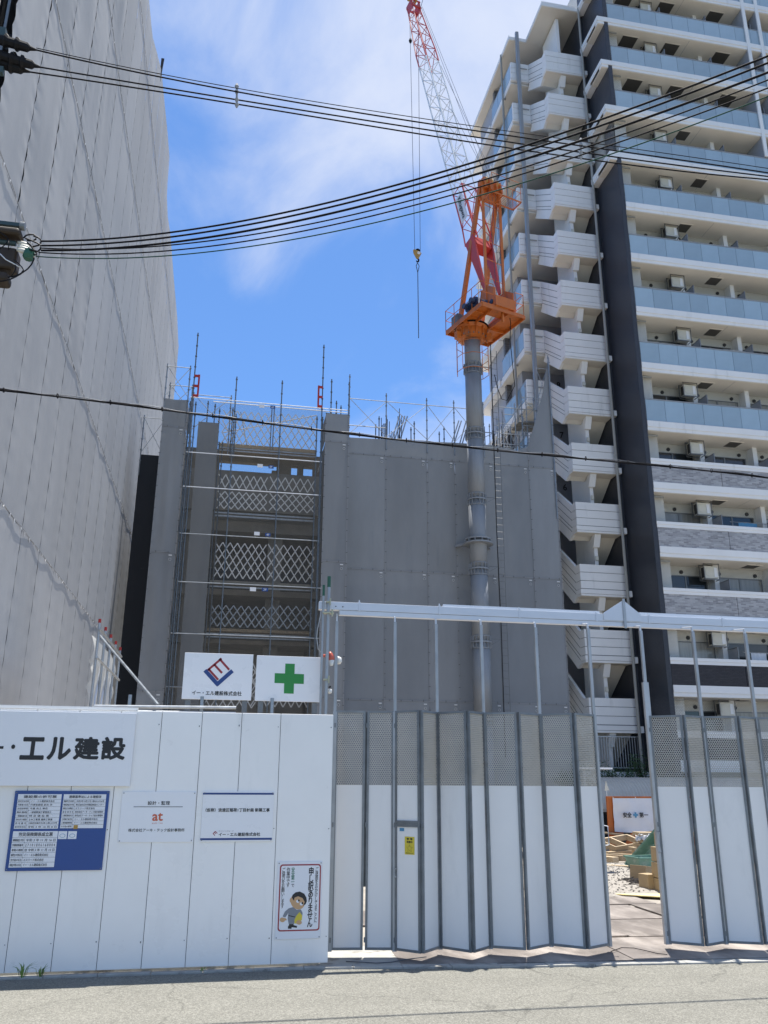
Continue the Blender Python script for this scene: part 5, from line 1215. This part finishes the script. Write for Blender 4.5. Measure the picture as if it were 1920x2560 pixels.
bevel(MB().box(14.47, 14.66, 35.86, 36.03, 4, 43.9).build('cable_duct', K['duct'], tower), .02)
MB().box(14.535, 14.60, 35.845, 35.857, 4, 43.85).build('duct_cover', K['divider'], tower)
MB().tube((14.08, 37.4, 4), (14.08, 37.4, 43.6), .06, 10).build('drain_pipe', K['drain'], tower)
MB().tube((17.27, 33.40, 1.2), (17.27, 33.40, 43.5), .065, 10).build('drain_pipe', K['drain'], tower)
for k in range(0, 13): MB().box(17.39, 17.55, 33.50, 33.72, L_(k)-1.42, L_(k)-1.15).build('drain_collar', K['tower'], tower)
# ---- foot of the tower
pk = thing('stair_foot_railing', 'grey bar railing at the foot of the outside stair above the white planter wall', 'railing', (16, 33.6, 2.6))
rz0, rz1 = 2.70, 3.98
rl = MB().box(14.9, 17.3, 33.58, 33.62, rz1-.04, rz1).box(14.9, 17.3, 33.58, 33.62, rz0, rz0+.04)
rl.build('rails', K['galv'], pk)
x = 14.95
while x < 17.3: MB().box(x-.011, x+.011, 33.589, 33.611, rz0+.041, rz1-.041).build('bar', K['galv'], pk); x += .115
pw = thing('planter_wall', 'low white planter wall below the stair railing', 'wall', (16, 33.2, 0))
MB().box(13.2, 31, 33.0, 33.18, 0, 2.55).box(13.2, 31, 32.0, 32.998, 0, 1.9).build('wall', K['tower'], pw)
# ================================================================== overhead lines
def parabola(P, n=40):
    """smooth curve through three or four world points"""
    import itertools
    Ls = [0]
    for a, b in zip(P, P[1:]): Ls.append(Ls[-1]+math.hypot(b.x-a.x, b.y-a.y))
    def ev(s):
        r = Vector((0,0,0))
        for i, pi in enumerate(P):
            w = 1.0
            for j in range(len(P)):
                if j != i: w *= (s-Ls[j])/(Ls[i]-Ls[j])
            r += pi*w
        return r
    s0, s1 = -0.0*Ls[-1], Ls[-1]*1.0
    return [ev(s0+(s1-s0)*t/n) for t in range(n+1)]
def onplan(px, py, A, B):
    """point on the vertical plane through A and B seen at a pixel"""
    r = ray(px, py); n = Vector((-(B.y-A.y), B.x-A.x, 0)); t = (A-EYE).dot(n)/r.dot(n); return EYE+r*t
PY = 9.8
names = ['topmost thin black high-voltage wire descending to the right past the crane jib', 'upper thick high-voltage wire just under the topmost thin one', 'middle high-voltage wire of the upper set, below the thick one', 'lowest high-voltage wire of the upper set, descending to the right']
rows = [((91,120),(640,229),(1280,329),(1920,421)), ((91,125),(640,238),(1280,340),(1920,432)), ((101,168),(640,257),(1280,356),(1920,441)), ((75,180),(640,268),(1280,371),(1920,449))]
hv_ends = []
for i, (lab, pts) in enumerate(zip(names, rows)):
    yy = PY-.12+.08*i
    P = [at(*p, yy) for p in pts]; w = MB(); c = parabola(P, 50); d = c[-1]-c[-6]
    c = c+[c[-1]+d*t for t in (1, 3, 6)]
    w.path(c, .006 if i == 0 else .011, 6)
    tag(w.build('power_line', K['wire'], None, True), lab, 'power line', 'upper high-voltage lines'); hv_ends.append(c[0])
    if i == 0: top_wire = c
rows2 = [((103,603),(640,546),(1280,375),(1920,140)), ((103,614),(640,558),(1280,389),(1920,157)), ((103,626),(640,573),(1280,408),(1920,181)), ((100,620),(640,585),(1280,428),(1920,200)), ((97,631),(640,599),(1280,443),(1920,220)), ((90,641),(640,614),(1280,465),(1920,241))]
labs2 = ['first and highest of the six low-voltage wires rising to the right', 'second of the six low-voltage wires rising to the right', 'third and thickest low-voltage wire of the six rising to the right', 'fourth, thinner low-voltage wire of the six rising to the right', 'fifth, thin low-voltage wire of the six rising to the right', 'lowest green wire of the six rising to the right']
for i, (lab, pts) in enumerate(zip(labs2, rows2)):
    A = at(*pts[0], PY+.05*i-.1)
    zr = A.z+.25; Bp = atz(*pts[3], zr)
    P = [A, onplan(*pts[1], A, Bp), onplan(*pts[2], A, Bp), Bp]
    c = parabola(P, 50); d = c[-1]-c[-6]; c = c+[c[-1]+d*t for t in (1, 3)]
    tag(MB().path(c, (.011,.011,.013,.008,.008,.007)[i], 6).build('power_line', K['wiregreen' if i == 5 else 'wire'], None, True), lab, 'power line', 'low-voltage lines crossing the street')
tel = thing('telephone_cable', 'black bundled telephone cable crossing the whole view below mid-height', 'cable', at(0, 975, 10.3))
P = [at(*p, 10.3) for p in ((-60,970),(412,1025),(873,1085),(1280,1130),(1980,1203))]
c = parabola(P, 70)
MB().path(c, .012, 6).build('main_cable', K['wire'], tel, True)
MB().path([p+Vector((0,.02,.028+.012*math.sin(i*1.1))) for i, p in enumerate(c)], .005, 5).build('messenger_wire', K['rope'], tel, True)
MB().path([p+Vector((0,-.015,.012*math.sin(i*.7))) for i, p in enumerate(c)], .006, 5).build('drop_wire', K['wire'], tel, True)
for i in range(2, 70, 4):
    p = c[i]; MB().path([p+Vector((.004*math.cos(t), .03*math.cos(t), .03*math.sin(t)+.008)) for t in [j*math.pi/4 for j in range(9)]], .006, 4, False).build('cable_ring', K['black'], tel)
def spacer(px, py0, py1, yy, label):
    o = thing('line_spacer', label, 'line spacer', at(px, py1, yy), 'spacers on the upper lines'); a, b = at(px, py0, yy), at(px, py1, yy)
    MB().tube(a, b, .014, 6).build('rod', K['hem'], o)
    for t in (0, .28, .72, 1): MB().path([a.lerp(b, t)+Vector((0,0,.05)), a.lerp(b, t), a.lerp(b, t)-Vector((0,0,.05))], [.012,.032,.012], 6).build('clip', K['hem'], o)
spacer(592, 216, 262, PY, 'pale spacer rod on the upper wires near the wrapped building'); spacer(1452, 352, 392, PY, 'pale spacer rod on the upper wires in front of the outside stair')

# ------------------------------------------------------------------ utility pole at the left edge
up = thing('utility_pole', 'utility pole fittings at the left frame edge with brown covers, black insulators and wire loops', 'utility pole', (-3.75, PY, 0))
MB().path([(-3.75, PY, 0), (-3.75, PY, 13.6)], [.19,.11], 16).build('pole', K['concrete'], up, True)
za, zb = at(0, 95, PY).z, at(0, 640, PY).z
MB().box(-4.2, at(18,90,PY).x, PY-.10, PY-.02, za-.06, za+.10).build('crossarm', K['teal'], up)
MB().box(-4.2, at(10,150,PY).x, PY+.02, PY+.10, za-.55, za-.45).build('crossarm', K['teal'], up)
def insulator(tip, s=1.0):
    """long flexible cover with raised fins, narrowing to the wire"""
    tip = Vector(tip); d = Vector((-1, 0, .17)).normalized()
    prof_ = [(0,.012),(.10,.030),(.14,.055),(.26,.060),(.30,.085),(.34,.060),(.44,.062),(.48,.090),(.52,.062),(.62,.060),(.66,.075),(.72,.045),(.85,.035)]
    MB().path([tip+d*(a*s) for a, r in prof_], [r*s*1.35 for a, r in prof_], 10).build('insulator_cover', K['black'], up)
    f = MB()
    for a, h in ((.22,.10),(.36,.12),(.52,.11)):
        p = tip+d*(a*s); f.prism([p+Vector((0,-.012,.03)), p+d*(.14*s)+Vector((0,-.012,.03)), p+d*(.12*s)+Vector((0,-.012,h*s+.03)), p+d*(.07*s)+Vector((0,-.012,h*s+.03))], (0,.024,0))
    f.build('insulator_fin', K['black'], up)
    MB().path([tip+d*(.86*s), tip+d*(1.0*s)], .04*s, 8).build('insulator_end', K['lampred'], up)
insulator(hv_ends[1], .85); insulator(hv_ends[2], .80); insulator(hv_ends[3], .85)
# low-voltage rack
z8 = lambda x, y: (x*160/1659, 540+y*200/2074)
MB().box(-4.1, at(*z8(600,260), PY).x, PY-.05, PY+.03, at(*z8(300,300), PY).z, at(*z8(300,210), PY).z).build('crossarm', K['teal'], up)
MB().tube((-4.1, PY, at(*z8(200,690), PY).z), (at(*z8(420,690), PY).x, PY, at(*z8(420,720), PY).z), .035, 10).build('support_arm', K['teal'], up)
e = at(*z8(590,270), PY-.05); MB().path([e+Vector((-.03,0,0)), e+Vector((.03,0,0))], .055, 12).build('arm_end', K['galvdark'], up)
for x0, y0, x1, y1, dy_ in ((-300,330,570,620,-.02),(-300,860,430,1500,.05),(-300,1500,240,1800,.0)):
    a, b = at(*z8(x0, y0), PY+dy_), at(*z8(x1, y1), PY+dy_)
    bevel(MB().box(a.x, b.x, PY+dy_-.12, PY+dy_+.12, b.z, a.z).build('brown_cover', K['trafo'], up), .05, 3)
for i, (xx, yy) in enumerate(((560,715),(580,790),(560,840),(550,900))):
    p = at(*z8(xx, yy), PY-.03*i); MB().path([p+Vector((-.05,0,.008)), p, p+Vector((.06,0,-.012)), p+Vector((.1,0,-.02))], [.02,.034,.034,.016], 8).build('spool_insulator', K['cream'], up, True)
p = at(*z8(745,1020), PY-.1); MB().path([p+Vector((0,0,.07)), p+Vector((0,0,-.01)), p+Vector((0,0,-.06))], [.06,.075,.05], 8).build('green_insulator', K['steelgreen'], up)
loops = [[(610,570),(680,500),(760,480),(880,485),(940,540),(930,600),(860,640),(700,640)], [(870,520),(980,555),(1050,610),(1060,690),(1000,760),(840,800)], [(660,580),(820,640),(960,700),(1060,760),(1050,850),(980,920),(760,870)], [(700,690),(790,760),(860,860),(950,960),(960,1010),(880,1000),(740,900)], [(880,1050),(880,1120),(820,1250),(720,1370),(580,1470),(400,1560),(200,1590)], [(600,1420),(540,1500),(380,1590),(240,1650),(0,1700)], [(0,420),(160,530),(220,600)], [(360,1130),(480,1230),(580,1340),(610,1410)], [(400,1270),(415,1340),(380,1440),(290,1560)], [(0,980),(150,1130),(400,1260),(560,1360)], [(0,850),(100,770),(180,680),(200,600)], [(225,880),(225,620)]]
for i, L in enumerate(loops):
    MB().path([at(*z8(*q), PY-.12-.02*(i % 3)) for q in L], .010 if i < 6 else .007, 6).build('wire_loop', K['black' if i != 9 else 'clip'], up, True)

# ================================================================== yard seen through the open gap
def th_box(name, label, cat, c, s, m, rz=0.0, tilt=0.0, group=None, bev=.004):
    o = MB().obox((0,0,0), *s).build(name, K[m]); o.location = c; o.rotation_euler = (0, tilt, rz); bevel(o, bev); tag(o, label, cat, group); return o
# orange barrier and banner
bar = thing('orange_barrier', 'orange steel barrier panel with black diagonal stripes at the back of the yard', 'barrier', (14, 26, 0))
X0b, X1b = 12.13, 15.9
MB().box(X0b, X0b+.06, 25.97, 26.03, 0, 1.74).box(X1b-.06, X1b, 25.97, 26.03, 0, 1.74).box(X0b+.06, X1b-.06, 25.97, 26.03, 1.68, 1.74).box(X0b+.06, X1b-.06, 25.97, 26.03, 0, .06).build('frame', K['barrier'], bar)
MB().box(X0b+.061, X1b-.061, 25.99, 26.01, .061, 1.679).build('panel', K['barrier'], bar)
st = MB(); x = X0b+.15
while x < X1b-.9: st.prism([(x, 25.988, .18), (x+.24, 25.988, .18), (x+.62, 25.988, .70), (x+.38, 25.988, .70)], (0,-.002,0)); x += .68
st.build('stripes', K['ink'], bar)
t = MB(); letter(t, '安全', X0b+.62, X0b+.86, .46, .58, 25.984, bold=.02); t.build('lettering', K['paper'], bar); t = MB(); letter(t, '第一', X0b+.98, X0b+1.22, .46, .58, 25.984, bold=.02); t.build('lettering', K['paper'], bar)
ban = thing('safety_banner', 'white cloth banner with safety slogan and blue cross tied to the orange barrier', 'banner', (13.5, 25.9, .7))
def bf(u, v): 
    x = X0b+.18+u*3.1; z = .70+v*.985; return Vector((x, 25.93-.05*noise.noise(Vector((x*1.6, z*2.2, 1)))-.02*noise.noise(Vector((x*5+z*4, z*3, 7))), z-.03*math.sin(u*9)*(1-v)))
MB().grid(bf, 40, 14).build('cloth', K['banner'], ban, True)
t = MB(); letter(t, '安全', 12.59, 12.88, 1.11, 1.27, 25.86, bold=.03); t.build('lettering', K['ink'], ban); t = MB(); letter(t, '第一', 13.14, 13.44, 1.11, 1.27, 25.86, bold=.03); t.build('lettering', K['ink'], ban)
MB().box(12.93, 13.09, 25.856, 25.86, 1.16, 1.22).box(12.98, 13.04, 25.8555, 25.8605, 1.11, 1.27).build('blue_cross', K['inkcyan'], ban)
for i in range(5): p = bf(i/4*.98+.01, 1); MB().tube(p, (p.x, 25.97, 1.72), .008, 4).build('cord', K['clip'], ban)
fl = thing('post_marker', 'small cream flag on the corner post of the orange barrier', 'flag', (12.16, 26, 1.74)); MB().tube((12.16, 26, 1.74), (12.16, 26, 1.95), .012, 5).build('stick', K['clip'], fl); MB().prism([(12.10, 25.99, 1.90), (12.24, 25.99, 1.92), (12.16, 25.99, 2.20)], (0,.02,0)).build('flag', K['cream'], fl)
# timber
rs = random.Random(11)
n = 0
def plank(c, s, rz, tilt, lab): th_box('timber_plank', lab, 'plank', c, s, 'wood', rz, tilt, 'timber lying in the yard', .006)
labs = ['lowest thick timber of the stack beside the green troughs', 'second timber up in the stack beside the troughs', 'third timber up in the stack beside the troughs', 'fourth timber up in the stack beside the troughs', 'fifth timber up in the stack beside the troughs', 'sixth timber up in the stack beside the troughs']
def pg(px, py, z=0.0): p = atz(px, py, z); return Vector((p.x, p.y, z))
B0 = pg(1598, 2160)
for i in range(6):
    L_n = 1.9+rs.uniform(-.25,.25); plank((B0.x+L_n/2+rs.uniform(-.08,.12), B0.y+.25, .06+.105*i), (L_n, .42, .085), rs.uniform(-.08,.08), 0, labs[i])
plank((B0.x+1.0, B0.y+.2, .76), (1.9, .40, .10), .05, .02, 'bright topmost timber lying across the stack near the barrier')
for i, (px, py, l, rz) in enumerate(((1556,2156,.7,.1),(1545,2150,1.1,-.25),(1568,2148,1.4,.2),(1560,2142,1.5,-.1))):
    p = pg(px, py); plank((p.x, p.y, .07+.07*i), (l, .2, .07), rz, rs.uniform(-.05,.08), ['short offcut at the front foot of the timber heap', 'second short offcut lying in the timber heap', 'third offcut, longer, lying slantwise in the timber heap', 'fourth and longest offcut on the timber heap'][i])
C0 = pg(1560, 2146)+Vector((0,.1,.42))
fr = thing('timber_form', 'open rectangular timber form lying on the heap in front of the barrier', 'timber', (C0.x, C0.y, .3))
M_ = Matrix.Rotation(.25, 3, 'Z') @ Matrix.Rotation(-.10, 3, 'Y') @ Matrix.Rotation(.22, 3, 'X')
for c_, s_ in (((0,-.38,0),(1.15,.05,.16)),((0,.38,0),(1.15,.05,.16)),((-.55,0,0),(.05,.708,.16)),((.55,0,0),(.05,.708,.16)),((-.1,0,0),(.05,.708,.15))):
    MB().obox(C0+M_ @ Vector(c_), *s_, M_).build('rail', K['wood'], fr)
plank((C0.x-.1, C0.y+.7, .66), (1.5, .26, .05), -.25, .10, 'flat pale board lying behind the open timber form')
p = pg(1521, 2157); plank((p.x, p.y, .10), (.22, .6, .14), .35, 0, 'small timber block at the left end of the gravel')
p = pg(1533, 2156); plank((p.x, p.y, .13), (.2, .7, .14), .6, .05, 'small timber block leaning beside the leftmost block')
p = pg(1580, 2178); plank((p.x, p.y, .10), (1.3, .16, .06), -.6, 0, 'loose timber batten lying on the gravel before the troughs')
rg = thing('work_rag', 'crumpled pale and green rags stuffed between the stacked timbers', 'rags', (B0.x+.3, B0.y, .62))
for i, m_ in enumerate(('banner', 'tray')):
    q0 = Vector((B0.x+.15+.38*i, B0.y+.02, .69)); MB().grid(lambda u, v: q0+Vector(((u-.5)*.45+.05*noise.noise(Vector((u*5,v*5,i))), .10*noise.noise(Vector((u*4,v*4,i+3)))-.08, (v-.5)*.14+.09*noise.noise(Vector((u*6,v*3,i+7))))), 14, 8).build('rag', K[m_], rg, True)
# green mortar troughs
def trough(label, c, sz, M):
    L, W, H = sz; t_ = thing('mortar_trough', label, 'trough', c, 'green mortar troughs'); o = []
    for k, (l, w, z) in enumerate(((L*.82, W*.78, 0), (L, W, H), (L-.05, W-.05, H), (L*.82-.05, W*.78-.05, .03))):
        o.append([Vector(c)+M @ Vector((a*l/2, b*w/2, z)) for a, b in ((-1,-1),(1,-1),(1,1),(-1,1))])
    vs_ = [v for r in o for v in r]; fs_ = [(3,2,1,0), (12,13,14,15)]
    for r in range(3):
        for j in range(4): a, b = r*4+j, r*4+(j+1) % 4; fs_.append((a, b, b+4, a+4))
    bevel(MB().add(vs_, fs_).build('tub', K['tray'], t_), .02, 2)
    rim = MB()
    for j in range(4): rim.bar(o[1][j], o[1][(j+1) % 4], .06, .035)
    rim.build('rim', K['tray'], t_)
p = pg(1619, 2187); trough('green plastic mortar trough standing upright on the ground, nearer one', (p.x+.05, p.y, .08), (.95, .62, .33), Matrix.Rotation(.12, 3, 'Z'))
u_ = (at(1652, 2100, 21.2)-(pg(1590, 2176)+Vector((0,0,.05)))).normalized(); n_ = Vector((-.45,-.55,.45)); n_ = (n_-u_*n_.dot(u_)).normalized(); w_ = n_.cross(u_)
Mt = Matrix((u_, w_, n_)).transposed(); cA = (at(1656, 2104, 21.2)+pg(1600, 2174))*.5
trough('green plastic mortar trough leaning steeply behind the standing one', cA-n_*.16, (1.35, .66, .26), Mt)
# cartons, plywood, rebar bundle
S0 = pg(1652, 2243)
cb = [(S0.x+.30,S0.y+.2,.17,.42,.42,.30,.1),(S0.x+.27,S0.y+.22,.475,.40,.42,.28,-.05),(S0.x+.31,S0.y+.25,.77,.4,.40,.28,.12),(S0.x+.36,S0.y+.2,1.06,.38,.38,.26,.0)]
t1, t2 = pg(1622, 2224), pg(1632, 2236)
cb += [(t1.x,t1.y+.2,.24,.40,.4,.42,.5),(t2.x-.02,t2.y+.1,.20,.26,.30,.36,.2)]
cl_ = ['lowest cardboard box in the stack at the gate edge', 'second cardboard box up in the stack at the gate edge', 'third cardboard box up in the stack at the gate edge', 'topmost cardboard box of the stack at the gate edge', 'tilted cardboard box beside the box stack, behind', 'small open cardboard box left of the box stack']
for i, ((x, y, z, a, b, h_, rz), lab) in enumerate(zip(cb, cl_)): th_box('cardboard_box', lab, 'box', (x, y, z), (a, b, h_), 'carton', rz, .12 if i == 4 else 0, 'cardboard boxes by the gate')
y0_ = pg(1600, 2243); yl = th_box('plywood_sheet', 'pale yellow board lying on the ground by the cardboard boxes', 'board', (y0_.x+.1, y0_.y+.1, .045), (1.7, .62, .02), 'ply', -.62)
r0_ = pg(1597, 2224)
rbn = thing('rebar_offcuts', 'bundle of dark steel offcuts lying on the gravel edge', 'steel offcuts', (r0_.x, r0_.y, .1))
b_ = MB()
for i in range(60): x, y = r0_.x+rs.uniform(-.4,.15), r0_.y+rs.uniform(-.15,.4); a = rs.uniform(-.5,.5); b_.tube((x, y, .08+rs.uniform(0,.14)), (x+.4*math.cos(a), y+.4*math.sin(a), .08+rs.uniform(0,.2)), .009, 5)
b_.build('bars', K['rebar'], rbn)
lp = thing('long_pipes', 'thin dark pipes lying along the gravel edge left of the steel offcuts', 'pipes', (r0_.x-.8, r0_.y, .05))
for i in range(3): MB().tube((r0_.x-1.6, r0_.y-.1+.12*i, .07), (r0_.x+.1, r0_.y+.15+.1*i, .10), .018, 6).build('pipe', K['pipe'], lp)
# crushed stone heap
gv = MB()
def gf(u, v):
    x, y = 6.6+u*5.0, 16.9+v*6.2; return Vector((x, y, .02+.16*math.sin(math.pi*u)**.5*math.sin(math.pi*v)**.5*(1+.7*noise.noise(Vector((x*1.3,y*1.3,0))))+.03*noise.noise(Vector((x*6,y*6,3)))))
gv.grid(gf, 50, 60)
for i in range(2600):
    u, v = rs.uniform(.03,.97), rs.uniform(.02,.98); p = gf(u, v); s = rs.uniform(.010,.026)
    M_ = Matrix.Rotation(rs.uniform(0,6), 3, 'Z') @ Matrix.Rotation(rs.uniform(0,6), 3, 'X'); gv.obox(p+Vector((0,0,s*.3)), s*1.4, s, s*.8, M_)
tag(gv.build('gravel', K['gravel']), 'pale crushed stone spread over the yard behind the steel plates', 'gravel', kind='stuff')
# cable on the ramp
tag(MB().path([(5.3,11.55,.045),(5.55,11.75,.05),(5.7,11.7,.05),(5.78,11.5,.05),(5.85,11.32,.045),(5.95,11.25,.045)], .005, 6).build('loose_cable', K['wire'], None, True), 'thin loose cable curling over the steel plates in the gate gap', 'cable')
tag(MB().path([(1.75,11.55,.03),(1.95,11.48,.03),(2.1,11.40,.03),(2.3,11.42,.03),(2.5,11.5,.04),(2.8,11.62,.04)], .006, 6).build('loose_cable', K['rope'], None, True), 'thin wire lying at the foot of the leftmost gate panels', 'cable')
# bicycle shelter with a curved ribbed roof
cy = thing('bicycle_shelter', 'low shelter with curved ribbed cream roof between the yard and the tower', 'shelter', (19, 28.5, 0))
x0, x1 = 12.95, 26.0
def rf_(u, v):
    a = v*math.pi*.62; x = x0+u*(x1-x0); r = 1.15+(.02 if (round(u*220) % 2) else -.0); return Vector((x, 28.2+1.0-r*math.cos(a)*.95, 1.28+r*math.sin(a)*.90+(.0)))
MB().grid(rf_, 220, 10).build('ribbed_roof', K['canopy'], cy)
for x in (13.2, 15.4, 17.6, 19.8, 22, 24.2): MB().box(x-.04, x+.04, 29.1, 29.18, 0, 2.3).box(x-.03, x+.03, 28.2, 29.09, 1.55, 1.62).build('post', K['galvdark'], cy)
MB().box(x0, x1, 28.14, 28.2, 1.20, 1.30).build('gutter', K['canopy'], cy)
sw = thing('shelter_back_wall', 'dark louvre wall behind the bicycle shelter posts', 'wall', (19, 30, 0)); MB().box(12.9, 26, 30.0, 30.1, 0, 1.9).build('wall', K['sheetD'], sw)
# shrubs in the planter: leaf-sized faces on short stems
def shrub(c, r, h, label, seed):
    rs = random.Random(seed); s = thing('planter_shrub', label, 'shrub', c, 'planter shrubs'); st, lf = MB(), MB()
    for i in range(14):
        a = rs.uniform(0, 6.28); tip_ = Vector(c)+Vector((r*.8*math.cos(a), r*.5*math.sin(a), h*rs.uniform(.5,1.0))); st.path([Vector(c), Vector(c).lerp(tip_, .5)+Vector((0,0,.1)), tip_], [.018,.012,.005], 5)
        for j in range(90):
            t = rs.uniform(.3, 1.1); p = Vector(c).lerp(tip_, t)+Vector((rs.gauss(0,.13), rs.gauss(0,.13), rs.gauss(0,.10))); l = rs.uniform(.05,.10)
            u = Vector((rs.gauss(0,1), rs.gauss(0,1), rs.gauss(0,.6))).normalized(); w = u.orthogonal().normalized()*(l*.28)
            lf.add([p-u*l*.5, p+w, p+u*l*.5, p-w], [(0,1,2,3)])
    st.build('stem', K['trafo'], s); lf.build('foliage', K['leaf'], s)
shrub((14.6,32.4,1.85), .9, 1.0, 'low dark shrub at the left end of the planter', 1); shrub((15.7,32.4,1.85), .6, .75, 'small shrub in the planter middle under the railing', 2); shrub((16.9,32.4,1.85), .7, 1.45, 'tall dark shrub in the planter beside the navy fin', 3); shrub((18.2,32.3,1.85), .8, .9, 'shrub in the planter right of the navy fin', 4); shrub((13.6,32.4,1.85), .7, .7, 'shrub in the planter behind the white lamp board', 5)
lb = thing('lamp_board', 'small horizontal white board on a pole behind the gate end', 'sign', (9.3, 20, 0)); p = at(1505, 1921, 20.0); MB().box(p.x-.6, at(1527,1921,20).x, 19.9, 20.2, p.z-.02, p.z+.02).build('board', K['signwhite'], lb); MB().tube((p.x-.45, 20.05, 0), (p.x-.45, 20.05, p.z-.02), .03).build('pole', K['galv'], lb)
# weeds at the foot of the hoarding
def weed(c, n, h, label, seed):
    rs = random.Random(seed); w = MB()
    for i in range(n):
        a = rs.uniform(0, 6.28); l = h*rs.uniform(.5, 1.1); d = Vector((math.cos(a), math.sin(a)*.6, 0)); p = Vector(c)+d*rs.uniform(0,.04); s = Vector((-d.y, d.x, 0))*rs.uniform(.005,.010)
        q = p+d*l*.25+Vector((0,0,l*.6)); t = p+d*l*.75+Vector((0,0,l*rs.uniform(.6,1)))
        w.add([p-s*.5, p+s*.5, q+s, q-s, t], [(0,1,2,3), (3,2,4)])
    tag(w.build('weed', K['grass']), label, 'weed', 'weeds at the hoarding foot')
weed((at(58,2440,11.0).x, 10.95, .09), 30, .19, 'larger green weed tuft at the hoarding foot near the left frame edge', 1); weed((at(102,2440,11.0).x, 10.95, .09), 18, .13, 'smaller green weed tuft just right of the larger one', 2); weed((at(505,2428,11.0).x, 11.0, .08), 8, .06, 'tiny weed in the kerb joint below the project sign', 3)
